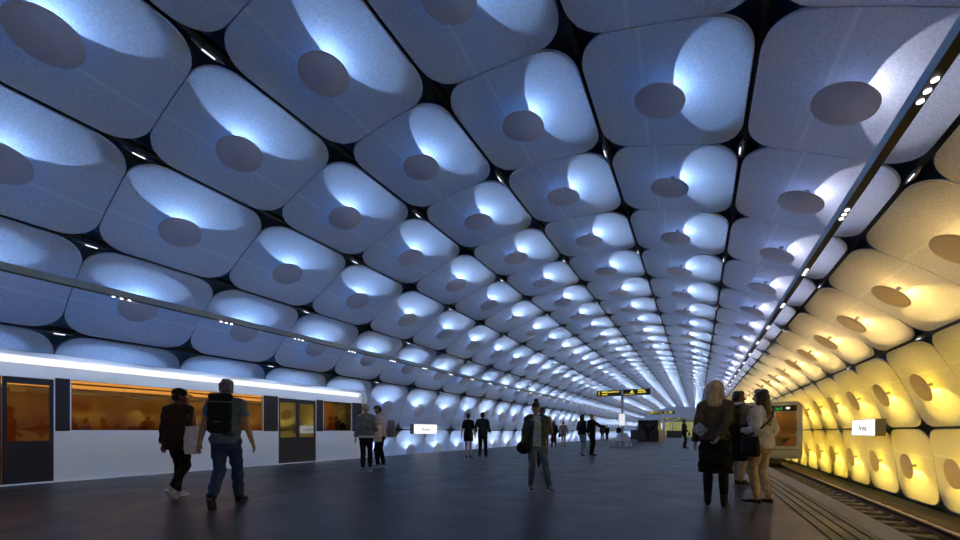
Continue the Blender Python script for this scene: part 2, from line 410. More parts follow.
def ik(a, c, l1, l2, hint):
    a, c = V(a), V(c); d = c - a; D = min(d.length, (l1 + l2) * .998); u = d.normalized(); c = a + u * D
    x = (l1*l1 - l2*l2 + D*D) / (2*D); h = math.sqrt(max(l1*l1 - x*x, 0)); hv = V(hint) - u * V(hint).dot(u)
    return a + u * x + hv.normalized() * h, c
def lerp_tab(tab, z):
    if z <= tab[0][0]: return tab[0][1:]
    for p, q in zip(tab, tab[1:]):
        if z <= q[0]:
            t = (z - p[0]) / (q[0] - p[0]); return tuple(a + (b_ - a) * t for a, b_ in zip(p[1:], q[1:]))
    return tab[-1][1:]
TORSO_M = [(.80,.135,.095,-.005),(.92,.168,.112,-.012),(1.00,.158,.108,-.005),(1.10,.145,.1,.004),(1.22,.162,.112,.006),(1.33,.176,.12,.0),(1.41,.152,.092,-.012),(1.455,.095,.072,-.02),(1.49,.064,.062,-.02)]
TORSO_F = [(.80,.135,.1,-.005),(.90,.176,.118,-.015),(.98,.16,.108,-.008),(1.09,.124,.092,.002),(1.20,.14,.105,.01),(1.29,.155,.122,.014),(1.36,.148,.098,.0),(1.41,.122,.076,-.014),(1.45,.075,.06,-.02),(1.485,.054,.054,-.02)]
CLOTH = {}
def cloth(rgb, rough=.85, kind='cloth'):
    key = (rgb, rough)
    if key not in CLOTH: CLOTH[key] = mat('%s_%d' % (kind, len(CLOTH)), rgb, rough=rough, noise=.18, nscale=14, bump=.25, bscale=35, spec=.25)
    return CLOTH[key]
SKIN = {k: mat('skin_' + k, c, rough=.55, noise=.06, nscale=12) for k, c in dict(pale=(.52,.32,.24), tan=(.40,.23,.15), brown=(.16,.085,.055), dark=(.06,.035,.025)).items()}
EYE = mat('eye_white', (.5, .5, .5), rough=.3); LIP = mat('lip', (.32, .11, .10), rough=.5); PUP = mat('iris', (.02, .015, .012), rough=.3)

class Person:
    def __init__(s, name_label, pos, face, h, sex='m', skin='tan', legs=((.0,.0),(.0,.0)), arms=None, lean=0, head=(0, 0), voxel=.008, group=None, lift=(0, 0), hand='relaxed', stance=.09):
        """face: degrees clockwise from straight away from the viewer; legs: (fwd, out) of left and right foot; lift: heel lift in degrees"""
        s.k = k = h / 1.755; s.sex = sex; s.voxel = voxel; T = s.T = TORSO_M if sex == 'm' else TORSO_F
        a = math.radians(face) + math.atan2(pos[0] * CT + pos[1] * ST, -pos[0] * ST + pos[1] * CT); F = V((-ST, CT, 0)); R = V((CT, ST, 0)); d = F * math.cos(a) + R * math.sin(a)
        s.rz = math.atan2(-d.x, d.y); s.pos = V((pos[0], pos[1], 0)); s.W = Matrix.Translation(s.pos) @ Matrix.Rotation(s.rz, 4, 'Z')
        s.sk = SKIN[skin]; s.ch = []
        sw = .178 if sex == 'm' else .150; s.sw = sw
        s.lean = Matrix.Rotation(-math.radians(lean), 4, 'X')
        # pelvis: dropped until both feet reach
        hipw = .085; an = []
        for sd, (fw, out), lf in ((-1, legs[0], lift[0]), (1, legs[1], lift[1])):
            th = math.radians(lf); ball = V((sd * (stance + out), fw + .1, .02))
            an.append(ball + V((0, -.1 * math.cos(th) - .0 , .1 * math.sin(th) + .065)))
        drop = 0
        for i in range(200):
            ok = all((V((sd*hipw, 0, .92 - drop)) - A).length <= .845 for sd, A in zip((-1, 1), an))
            if ok: break
            drop += .003
        s.drop = drop; s.piv = V((0, 0, .92 - drop)); s.an = an; s.lift = lift
        s.hip = [V((-hipw, 0, .92 - drop)), V((hipw, 0, .92 - drop))]
        s.knee = []
        for i in (0, 1):
            kn, A = ik(s.hip[i], an[i], .425, .425, (0, 1, 0)); s.knee.append(kn); s.an[i] = A
        s.sh = [s.t((-sw, -.015, 1.392)), s.t((sw, -.015, 1.392))]
        arms = arms or ((.05, .03, .53), (.05, .03, .53)); s.el = []; s.wr = []
        for i, sd in ((0, -1), (1, 1)):
            q = arms[i]; tgt = s.sh[i] + V((sd * q[0], q[1], -q[2])); hint = V((sd * .12, -1, -.25)) if len(q) < 4 else V(q[3])
            e, w_ = ik(s.sh[i], tgt, .285, .255, hint); s.el.append(e); s.wr.append(w_)
        s.neck = s.t((0, -.012, 1.50)); s.HR = (Matrix.Rotation(math.radians(-head[0]), 4, 'Z') @ Matrix.Rotation(math.radians(-head[1]), 4, 'X')).to_3x3()
        s.body(hand); s.root = s.link('person', s.body_me, None)
        s.root.matrix_world = s.W @ Matrix.Scale(k, 4)
        tag(s.root, name_label, 'person', group)
    def t(s, p):                                   # upright torso coordinates -> leaned, dropped
        p = V(p); return s.piv + s.lean.to_3x3() @ (p - V((0, 0, .92)))
    def hd(s, p): return s.neck + s.HR @ V(p)       # head coordinates
    def link(s, name, me, parent):
        return link(name, me, parent)
    def ring(s, z, e=0., dx=0., wide=1., deep=1.):
        rx, ry, yo = lerp_tab(s.T, z); L3 = s.lean.to_3x3()
        return (s.t((dx, yo, z)), L3 @ V((rx * wide + e, 0, 0)), L3 @ V((0, ry * deep + e, 0)))
    def hand(s, b, i, mode):
        sd = (-1, 1)[i]; w_ = s.wr[i]; d = (w_ - s.el[i]).normalized()
        inn = V((-sd, 0, 0)); inn = (inn - d * inn.dot(d)).normalized(); th = d.cross(inn) * sd * -1
        if th.y < 0 and abs(d.z) > .5: th = -th
        K = w_ + d * .085
        loft(b, [(w_ - d * .01, th * .026, inn * .02), (w_ + d * .03, th * .036, inn * .017), (K - d*.01, th * .041, inn * .015), (K + d * .004, th * .038, inn * .012)], n=14)
        curl = dict(relaxed=.45, grip=1.15, flat=.15)[mode]
        for o, ln in ((.031, .066), (.0105, .076), (-.0105, .072), (-.031, .056)):
            p = K + th * o - d * .005; a = curl * .6; q = d * math.cos(a) + inn * math.sin(a); p1 = p + q * ln * .5
            a = curl * 1.6; q2 = d * math.cos(a) + inn * math.sin(a); p2 = p1 + q2 * ln * .48
            limb(b, p, .0095, p1, .0085); limb(b, p1, .0085, p2, .007)
        p = w_ + d * .022 + th * .026; q = (d * .75 + th * .55 + inn * .35).normalized(); p1 = p + q * .04
        limb(b, p, .0135, p1, .0105); limb(b, p1, .0105, p1 + (d * .9 + th * .15 + inn * .35).normalized() * .032, .008)
    def body(s, hand):
        b = MB(); T = s.T
        loft(b, [s.ring(z) for z in [q[0] for q in T]])
        n0 = s.t((0, -.025, 1.45)); limb(b, n0, .058 if s.sex == 'm' else .049, s.hd((0, .004, .04)), .052 if s.sex == 'm' else .044)
        for i, sd in ((0, -1), (1, 1)):
            m = 1. if s.sex == 'm' else .86
            limb(b, s.t((sd * .10, -.02, 1.43)), .05 * m, s.sh[i], .058 * m)
            limb(b, s.sh[i], .056 * m, s.el[i], .042 * m)
            mid = s.el[i].lerp(s.wr[i], .28); limb(b, s.el[i], .041 * m, mid, .042 * m); limb(b, mid, .042 * m, s.wr[i], .027 * m)
            s.hand(b, i, hand if isinstance(hand, str) else hand[i])
            h_, k_, a_ = s.hip[i], s.knee[i], s.an[i]; bk = V((0, -.012, 0))
            limb(b, h_ + V((0, 0, -.02)), .088, k_, .056); mid = k_.lerp(a_, .3) + bk
            limb(b, k_, .054, mid, .057); limb(b, mid, .057, a_, .037)
            th = math.radians(s.lift[i]); toe = a_ + V((sd * .02, .145 * math.cos(th), -.05 - .145 * math.sin(th)))
            heel = a_ + V((0, -.035, -.045)); limb(b, a_, .036, heel + V((0, .01, .01)), .026); limb(b, a_ + V((0, .02, -.03)), .032, toe + V((0, 0, .004)), .022, flat=((0, 0, 1), .7)); s.__dict__.setdefault('toe', []).append(toe)
        HR4 = s.HR.to_4x4()
        b.ell(s.hd((0, .012, .128)), (.075, .093, .098), HR4, 20, 14)
        limb(b, s.hd((0, .03, .075)), .056, s.hd((0, .06, .03)), .034)
        limb(b, s.hd((0, .09, .125)), .012, s.hd((0, .118, .083)), .016)                       # nose
        for sd in (-1, 1):
            b.ell(s.hd((sd * .077, .0, .1)), (.012, .02, .032), HR4, 10, 8)                      # ears
            limb(b, s.hd((sd * .015, .094, .138)), .012, s.hd((sd * .048, .082, .138)), .011)    # brows
            b.ell(s.hd((sd * .042, .066, .072)), (.028, .03, .026), HR4, 10, 8)                  # cheeks
        limb(b, s.hd((-.016, .092, .048)), .0105, s.hd((.016, .092, .048)), .0105)              # mouth
        me = fuse(b, s.voxel, 3); me.name = 'person'
        me.materials.append(s.sk); me.materials.append(EYE); me.materials.append(LIP); me.materials.append(PUP)
        eyes = [s.hd((sd * .032, .091, .115)) for sd in (-1, 1)]; pup = [s.hd((sd * .032, .1, .115)) for sd in (-1, 1)]
        lips = [s.hd((x, .103, .048)) for x in (-.014, 0, .014)]
        for p in me.polygons:
            c = p.center
            if (c - s.neck).length > .3: continue
            if min((c - e).length for e in eyes) < .0135: p.material_index = 3 if min((c - e).length for e in pup) < .012 else 1
            elif min((c - e).length for e in lips) < .011: p.material_index = 2
        s.body_me = me
    def part(s, name, mb, m, voxel=None, smooth=2, folds=.0, label=None, cut=None):
        me = fuse(mb, voxel or s.voxel, smooth); me.name = name
        if cut:
            bm = bmesh.new(); bm.from_mesh(me); bmesh.ops.delete(bm, geom=[f for f in bm.faces if cut(f.calc_center_median())], context='FACES'); bm.to_mesh(me); bm.free()
        if folds:
            co = [0.] * (3 * len(me.vertices)); me.vertices.foreach_get('co', co); ph = random.random() * 9
            nr = [v.normal.copy() for v in me.vertices]
            for i, n in enumerate(nr):
                x, y, z = co[3*i:3*i+3]; w_ = (math.sin(z * 31 + 9 * x + 5 * math.sin(7 * y + ph) + ph) + .6 * math.sin(z * 57 - 21 * x + 13 * y + 2 * ph)) * folds
                co[3*i] += n.x * w_; co[3*i+1] += n.y * w_; co[3*i+2] += n.z * w_
            me.vertices.foreach_set('co', co); me.update()
        me.materials.append(m); o = link(name, me, s.root)
        if label: o['label'] = label
        return o
    # ---- clothes
    def top(s, name, m, hem=.86, e=.014, sleeve=2., flare=0., open_=0, collar=True, folds=.004, neck=None, loose=0.):
        b = MB(); e = e * .75 + .004; loose *= .8; zs = [z for z in [hem, hem + .03, .92, 1.0, 1.1, 1.2, 1.29, 1.36, 1.41, 1.45] if z >= hem]
        rg = []
        for z in zs:
            f = flare * max(0, (1.15 - z)) / .3 + loose * (1 if 1.0 < z < 1.25 else .4)
            rg.append(s.ring(z, e + f))
        if collar: rg.append(s.ring(1.475 if s.sex == 'f' else 1.485, e * .9))
        loft(b, rg)
        for i, sd in ((0, -1), (1, 1)):
            mm = 1. if s.sex == 'm' else .86
            limb(b, s.t((sd * .09, -.02, 1.425)), .052 * mm + e * .8, s.sh[i], .06 * mm + e)
            p1 = s.sh[i].lerp(s.el[i], min(sleeve, 1.)); full = sleeve >= 1
            limb(b, s.sh[i], .058 * mm + e, p1, (.058 - .014 * min(sleeve, 1)) * mm + e * (1 if full else 1.35), True, full)
            if sleeve > 1: limb(b, s.el[i], .045 * mm + e, s.el[i].lerp(s.wr[i], sleeve - 1.04), .032 * mm + e, True, False)
        if collar == 'high': limb(b, s.t((0, -.02, 1.45)), .075, s.t((0, -.015, 1.53)), .07, False, False)
        cut = (lambda c: abs(c.x - .01) < open_ * (1.1 - .5 * (c.z - .9)) and c.y > .02 and c.z < 1.5) if open_ else None
        return s.part(name, b, m, folds=folds, cut=cut)
    def trousers(s, m, e=.012, length=1., waist=1.0, flare=0., name='trousers', folds=.003, tight=False):
        b = MB(); loft(b, [s.ring(z, e) for z in (.775, .82, .86, .92, .96, waist)])
        for i in (0, 1):
            h_, k_, a_ = s.hip[i], s.knee[i], s.an[i]; end = k_.lerp(a_, length - .02); c = k_.lerp(a_, .35) + V((0, -.008, 0))
            limb(b, h_ + V((0, 0, -.01)), .09 + e, k_, .057 + e); limb(b, k_, .057 + e, c, .058 + e + flare * .5)
            limb(b, c, .058 + e + flare * .5, end, (.040 if tight else .046) + e + flare, True, False)
        return s.part(name, b, m, folds=folds)
    def shorts(s, m, e=.02):
        b = MB(); loft(b, [s.ring(z, e) for z in (.775, .82, .86, .92, .96, 1.02)])
        for i in (0, 1): limb(b, s.hip[i], .09 + e, s.hip[i].lerp(s.knee[i], .5), .085 + e, True, False)
        return s.part('shorts', b, m)
    def skirt(s, m, hem=.55, top=1.02, e=.014, flare=.03, name='skirt', folds=.004):
        b = MB(); rg = [s.ring(z, e) for z in (.93, .98, top)]; kc = (s.knee[0] + s.knee[1]) / 2
        rx, ry, _ = lerp_tab(s.T, .92); c0 = s.t((0, -.012, .90))
        t = (.90 - hem) / .46; c1 = V((c0.x + (kc.x - c0.x) * t, c0.y + (kc.y - c0.y) * t * .8, hem - s.drop)); sp = abs(s.knee[0].y - s.knee[1].y) / 2
        rg = [(c1, V((rx + e + flare, 0, 0)), V((0, ry + e + flare + sp * t, 0))), (c0.lerp(c1, .5), V((rx + e + flare * .6, 0, 0)), V((0, ry + e + flare * .6 + sp * t * .5, 0))), (c0, V((rx + e, 0, 0)), V((0, ry + e, 0)))] + rg
        loft(b, rg); return s.part(name, b, m, folds=folds)
    def shoes(s, m, kind='shoe', sole=None):
        for i, sd in ((0, -1), (1, 1)):
            a_ = s.an[i]; toe = s.toe[i]; th = math.radians(s.lift[i]); f = V((sd * .1, math.cos(th), -math.sin(th))).normalized(); u = V((0, math.sin(th), math.cos(th)))
            sx = f.cross(u).normalized(); hl = a_ - u * .062 - f * .055
            b = MB(); W_ = [(0, .032, .05), (.05, .036, .055), (.11, .038, .042), (.17, .045, .03), (.23, .042, .022), (.27, .022, .014)]
            if kind == 'flat': W_ = [(q, w_ * .92, h_ * .62) for q, w_, h_ in W_]
            if kind == 'heel':
                W_ = [(q, w_ * .82, h_ * .6) for q, w_, h_ in W_]; limb(b, hl + f * .01 + u * .01, .014, hl + f * .005 - u * .02, .009, False, False)
            loft(b, [(hl + f * q + u * h_, sx * w_, u * (h_ + .004)) for q, w_, h_ in W_], n=16, ex=2.6)
            if kind in ('shoe', 'boot'): limb(b, a_ - u * .02, .048, a_ + u * (.02 if kind == 'shoe' else .1), .047, False, False)
            o = s.part('shoe', b, m, voxel=min(s.voxel, .008), smooth=2)
            if sole and s.voxel < .01:
                b = MB(); loft(b, [(hl + f * q - u * .002, sx * (w_ + .004), u * .012) for q, w_, h_ in W_], n=16, ex=2.6)
                link('sole', b.mesh('sole', sole, True), o)
    def hair(s, m, style='short', length=.25, name='hair'):
        b = MB(); HR4 = s.HR.to_4x4()
        b.ell(s.hd((0, -.004, .142)), (.083, .094, .094), HR4, 18, 12)
        b.ell(s.hd((0, -.03, .105)), (.079, .072, .085), HR4, 16, 10); b.ell(s.hd((0, .03, .188)), (.072, .078, .05), HR4, 16, 10)
        if style == 'quiff': b.ell(s.hd((0, .05, .215)), (.06, .045, .03), HR4, 14, 8); b.ell(s.hd((0, .0, .215)), (.065, .075, .035), HR4, 14, 8)
        if style == 'bun': b.ell(s.hd((0, -.03, .262)), (.042, .042, .04), HR4, 12, 8)
        if 'updo' in style: b.ell(s.hd((0, -.085, .16)), (.045, .04, .05), HR4, 12, 8)
        if 'long' in style:
            t0 = s.hd((0, -.045, .14)); bot = s.t((0, -.105, 1.50 - length)); m1 = s.t((0, -.085, 1.44))
            X = s.HR @ V((1, 0, 0)); Y = s.HR @ V((0, 1, 0)); X2 = V((1, 0, 0)); Y2 = V((0, 1, 0))
            loft(b, [(bot, X2 * .05, Y2 * .022), (bot.lerp(m1, .5), X2 * .080, Y2 * .036), (m1, X2 * .086, Y2 * .044), (s.hd((0, -.05, .03)), X * .09, Y * .052), (t0, X * .085, Y * .06)], n=18, ex=2.1)
            for sd in (-1, 1): chain(b, [s.hd((sd * .07, .01, .16)), s.hd((sd * .081, .005, .06)), s.t((sd * .085, -.03, 1.47)), s.t((sd * .08, -.06, 1.48 - length * .7))], [.032, .034, .036, .02], n=10)
        return s.part(name, b, m, folds=.0045 if style != 'short' else .0015)
    def beard(s, m):
        b = MB(); limb(b, s.hd((-.045, .045, .04)), .022, s.hd((0, .082, .018)), .022); limb(b, s.hd((.045, .045, .04)), .022, s.hd((0, .082, .018)), .022)
        for sd in (-1, 1): limb(b, s.hd((sd * .066, .015, .085)), .016, s.hd((sd * .045, .045, .04)), .02)
        return s.part('beard', b, m)
    def cap(s, m):
        b = MB(); HR4 = s.HR.to_4x4(); b.ell(s.hd((0, .0, .165)), (.09, .105, .085), HR4, 20, 12)
        X = s.HR @ V((1, 0, 0)); Y = s.HR @ V((0, 1, 0)); Z = s.HR @ V((0, 0, 1))
        loft(b, [(s.hd((0, .08, .155)), X * .075, Z * .009), (s.hd((0, .14, .15)), X * .065, Z * .009), (s.hd((0, .175, .142)), X * .035, Z * .008)], n=16)
        return s.part('cap', b, m)
    # ---- things carried: top-level objects in the person's frame
    def carry(s, name, mb, m, label, cat, fusev=None, folds=0, strap=None):
        me = fuse(mb, fusev, 2) if fusev else mb.mesh(name, m, True)
        if fusev: me.materials.append(m)
        me.name = name; c = V((0, 0, 0)); n = max(1, len(me.vertices))
        for v in me.vertices: c += v.co
        c /= n; c.z = min(v.co.z for v in me.vertices)
        for v in me.vertices:
            d = v.co - c
            if folds: d += v.normal * (math.sin(d.z * 42 + 8 * math.sin(d.x * 20 + d.y * 17)) * folds)
            v.co = d
        o = link(name, me); o.matrix_world = s.W @ Matrix.Scale(s.k, 4) @ Matrix.Translation(c); tag(o, label, cat)
        if strap:
            b = MB()
            for pts, r in strap: b.tube([V(p) - c for p in pts], r, 8)
            st = link('strap', b.mesh('strap', m, True), o)
        return o
    def sack(s, c, w_, d, h, X=(1,0,0), Y=(0,1,0), bulge=1.15, ex=2.8):
        """soft bag body hanging below point c"""
        b = MB(); X, Y, c = V(X).normalized(), V(Y).normalized(), V(c)
        loft(b, [(c + V((0,0,-h*t)), X * w_ * k1, Y * d * k2) for t, k1, k2 in ((1, .7, .6), (.96, .95, .95), (.75, 1.02, bulge), (.45, 1, 1), (.15, .93, .55), (0, .9, .25))], n=20, ex=ex); return b
# ------------------------------------------------------------------ platform
XL, XR = -11.63, 1.81
def floor_mat():
    m = bpy.data.materials.new('platform_stone'); m.use_nodes = True; nt = m.node_tree; p = nt.nodes['Principled BSDF']; N = nt.nodes.new; K = nt.links.new
    tc = N('ShaderNodeTexCoord'); br = N('ShaderNodeTexBrick'); br.offset = .5
    br.inputs['Scale'].default_value = 1; br.inputs['Brick Width'].default_value = 2.4; br.inputs['Row Height'].default_value = 1.2; br.inputs['Mortar Size'].default_value = .006; br.inputs['Mortar Smooth'].default_value = .2
    br.inputs['Color1'].default_value = (.036, .037, .041, 1); br.inputs['Color2'].default_value = (.047, .047, .050, 1); br.inputs['Mortar'].default_value = (.014, .014, .016, 1)
    K(tc.outputs['Object'], br.inputs['Vector'])
    n = N('ShaderNodeTexNoise'); n.inputs['Scale'].default_value = 1.3; n.inputs['Detail'].default_value = 7; n.inputs['Roughness'].default_value = .65; K(tc.outputs['Object'], n.inputs['Vector'])
    r = N('ShaderNodeMapRange'); r.inputs[1].default_value = .3; r.inputs[2].default_value = .7; r.inputs[3].default_value = .72; r.inputs[4].default_value = 1.25; K(n.outputs['Fac'], r.inputs[0])
    sc = N('ShaderNodeVectorMath'); sc.operation = 'SCALE'; K(br.outputs['Color'], sc.inputs[0]); K(r.outputs[0], sc.inputs['Scale']); K(sc.outputs[0], p.inputs['Base Color'])
    r2 = N('ShaderNodeMapRange'); r2.inputs[1].default_value = .3; r2.inputs[2].default_value = .7; r2.inputs[3].default_value = .30; r2.inputs[4].default_value = .46; K(n.outputs['Fac'], r2.inputs[0]); K(r2.outputs[0], p.inputs['Roughness'])
    n2 = N('ShaderNodeTexNoise'); n2.inputs['Scale'].default_value = 40; n2.inputs['Detail'].default_value = 5; K(tc.outputs['Object'], n2.inputs['Vector'])
    bp = N('ShaderNodeBump'); bp.inputs['Strength'].default_value = .12; bp.inputs['Distance'].default_value = .01; K(n2.outputs['Fac'], bp.inputs['Height']); K(bp.outputs['Normal'], p.inputs['Normal'])
    p.inputs['Specular IOR Level'].default_value = .27
    return m
b = MB(); b.box((XL, YB, -1.9), (XR, YE, 0)); tag(b.build('floor', floor_mat()), kind='structure')
conc = mat('trackbed_concrete', (.03, .027, .024), rough=.9, noise=.3, nscale=3)
for nm, x0, x1 in (('floor_track_right', XR, 7.8), ('floor_track_left', -17.6, XL)):
    b = MB(); b.box((x0, YB, -2.1), (x1, YE, -1.75)); tag(b.build(nm, conc), kind='structure')
edge_m = mat('edge_stone', (.15, .145, .14), rough=.5, noise=.15, nscale=4, bump=.1, bscale=40); groove = mat('groove_rubber', (.06, .055, .052), rough=.8); nosing = mat('white_nosing', (.75, .75, .75), rough=.5)
b = MB(); b.rbox((1.56, YB, -.12), (1.85, YE, .006), .006); tag(b.build('trim_1', edge_m), kind='structure')
b = MB(); b.rbox((-11.66, YB, -.12), (-11.58, YE, .008), .006); tag(b.build('trim_2', nosing), kind='structure')
def ribbed(name, x, y0, y1, step, w=.017):
    b = MB(); y = y0
    while y < y1:
        b.box((x - w/2, y, .0), (x + w/2, y + step * .5, .009)); y += step
    tag(b.build(name, groove), kind='structure')
for i, x in enumerate((1.13, 1.25, 1.37, 1.49)): ribbed('trim_%d' % (i + 3), x, 1.0, 45, .075)
for i, x in enumerate((-11.50, -11.42)): ribbed('trim_%d' % (i + 7), x, 1.0, 30, .12, .025)

# ------------------------------------------------------------------ tracks
def ballast(cx, label, out):
    """gravel bed with a shoulder falling towards the wall"""
    b = MB(); xs = [cx + out * q for q in (-1.62, -1.2, -.8, -.4, 0, .4, .8, 1.2, 1.5, 1.9, 2.4, 2.9, 3.4)]; zs = [-1.216] * 9 + [-1.26, -1.45, -1.66, -1.76]
    ny = 420; y0, y1 = YB + .5, YE - .5; random.seed(3)
    vs = [(x + random.uniform(-.06, .06) * (0 < i < 12), y0 + (y1 - y0) * (j / ny) ** 1.5, z + random.uniform(-.03, .02)) for j in range(ny + 1) for i, (x, z) in enumerate(zip(xs, zs))]; n = 13
    b.add(vs, [(j*n+i, j*n+i+1, (j+1)*n+i+1, (j+1)*n+i) for j in range(ny) for i in range(n - 1)])
    tag(b.build('ballast', mat('ballast_' + str(out), (.075, .055, .038), rough=.95, noise=.55, nscale=22, bump=.9, bscale=30)), label, 'gravel', kind='stuff')
CR, CLF = 3.43, -13.28
ballast(CR, 'brown gravel bed under the right-hand track', 1); ballast(CLF, 'brown gravel bed under the left-hand track', -1)
steel = mat('rail_steel', (.58, .48, .38), rough=.33, metal=.85, noise=.15, nscale=8); rust = mat('rail_rust', (.055, .032, .02), rough=.8, noise=.3, nscale=20)
def rail(x, label):
    prof_ = [(-.07, 0), (.07, 0), (.07, .014), (.012, .035), (.012, .115), (.036, .125), (.036, .155), (.026, .162), (-.026, .162), (-.036, .155), (-.036, .125), (-.012, .115), (-.012, .035), (-.07, .014)]
    b = MB(); b.prism([(x + a, -.995 + z) for a, z in prof_], YB + 1, YE - 1)
    for i in range(len(b.f)):
        if sum(b.v[q][2] for q in b.f[i]) / len(b.f[i]) > -.995 + .124: b.m[i] = 1
    tag(b.build('rail', [rust, steel]), label, 'rail')
rail(CR - .7425, 'steel rail of the right-hand track nearer the platform'); rail(CR + .7425, 'shiny steel rail of the right-hand track nearer the yellow wall')
rail(CLF + .7425, 'steel rail of the left-hand track nearer the platform'); rail(CLF - .7425, 'steel rail of the left-hand track nearer the blue wall')
slp = mat('sleeper_concrete', (.17, .135, .085), rough=.9, noise=.3, nscale=9, bump=.3); clipm = mat('clip_steel', (.42, .36, .30), rough=.35, metal=.7)
b = MB(); b.rbox((-1.25, -.13, -.17), (1.25, .13, 0), .02); me_s = b.mesh('sleeper', slp)
b = MB(); b.rbox((-.17, -.06, 0), (.17, .06, .016), .005)
b.rbox((-.12, -.03, .0), (-.072, .03, .045), .008); b.rbox((.072, -.03, .0), (.12, .03, .045), .008); me_c = b.mesh('rail_clip', clipm)
for i in range(46):
    y = 4.6 + .65 * i; o = link('sleeper', me_s, None, (CR, y, -1.012)); n = i + 1
    tag(o, f'concrete sleeper under the right-hand rails, {ordinal(n)} from the front', 'railway sleeper', 'sleepers of the right-hand track')
    for x in (-.7425, .7425): link('rail_clip', me_c, o, (x, 0, 0))

# ------------------------------------------------------------------ lighting rails above the platform edges
def beam(x, z, label, ylast, y1, xt):
    r = empty('lighting_rail', (x, 0, z)); tag(r, label, 'light')
    b = MB(); b.rbox((-.045, YB + .02, .004), (.045, YE - .02, .15), .008); b.box((-.048, YB + .03, 0), (.048, YE - .03, .012), 1)
    b.build('housing', [M['rail'], M['rail_under']], r)
    b = MB(); b.tube([(0, 0, -.012), (0, 0, .004)], .026, 12); me = b.mesh('downlight', M['downlight']); k = 0; y = y1
    while k < 33:
        if y > 0:
            for q in (-.13, 0, .13): link('downlight', me, r, (0, y + q, 0))
            k += 1
        ld = BEAM_L[xt]; l = link('downlight_beam', ld, r, (0, y, -.05)); l.rotation_euler = (0, xt * math.radians(27), 0)
        y += ylast
    b = MB()
    return r
BEAM_L = {}
for xt, col, e in ((1, (.56, .71, 1.0), 62), (-1, (1.0, .82, .66), 26)):
    ld = bpy.data.lights.new('downlight_beam', 'SPOT'); ld.energy = e; ld.color = col; ld.spot_size = math.radians(86); ld.spot_blend = .7; ld.shadow_soft_size = .05; BEAM_L[xt] = ld
beam(-10.6, 3.85, 'long slim lighting rail hanging beside the top of the left train', 2.1, 3.58 - 4.2, 1)
beam(XR, 4.12, 'long slim dark lighting rail hanging over the right platform edge', 2.3, 5.05 - 4.6, -1)

# ------------------------------------------------------------------ trains
T_white = mat('train_white', (.80, .84, .88), rough=.28, coat=.4); T_grey = mat('train_silver', (.46, .45, .43), rough=.35, metal=.25); T_dark = mat('train_black', (.012, .013, .016), rough=.25)
T_navy = mat('train_navy', (.005, .010, .024), rough=.45); T_in = mat('train_interior', (.34, .15, .055), rough=.6, noise=.2, nscale=3); T_seat = mat('train_seat', (.16, .05, .03), rough=.7); T_red = mat('train_red', (.85, .06, .02), rough=.5)
T_lamp = emat('train_lamp', (1, .50, .10), 1.0); T_glass = glassmat('train_glass', (.62, .55, .5), .08); T_cabglass = glassmat('cab_glass', (.75, .7, .62), .06); T_doorglass = glassmat('door_glass', (.07, .075, .085), .2)
T_head = emat('headlight_white', (1, .98, .92), .5); T_green = emat('display_green', (.04, .9, .15), .28); T_highlight = emat('roof_highlight_white', (.88, .90, 1.0), .55)
HW = 1.58
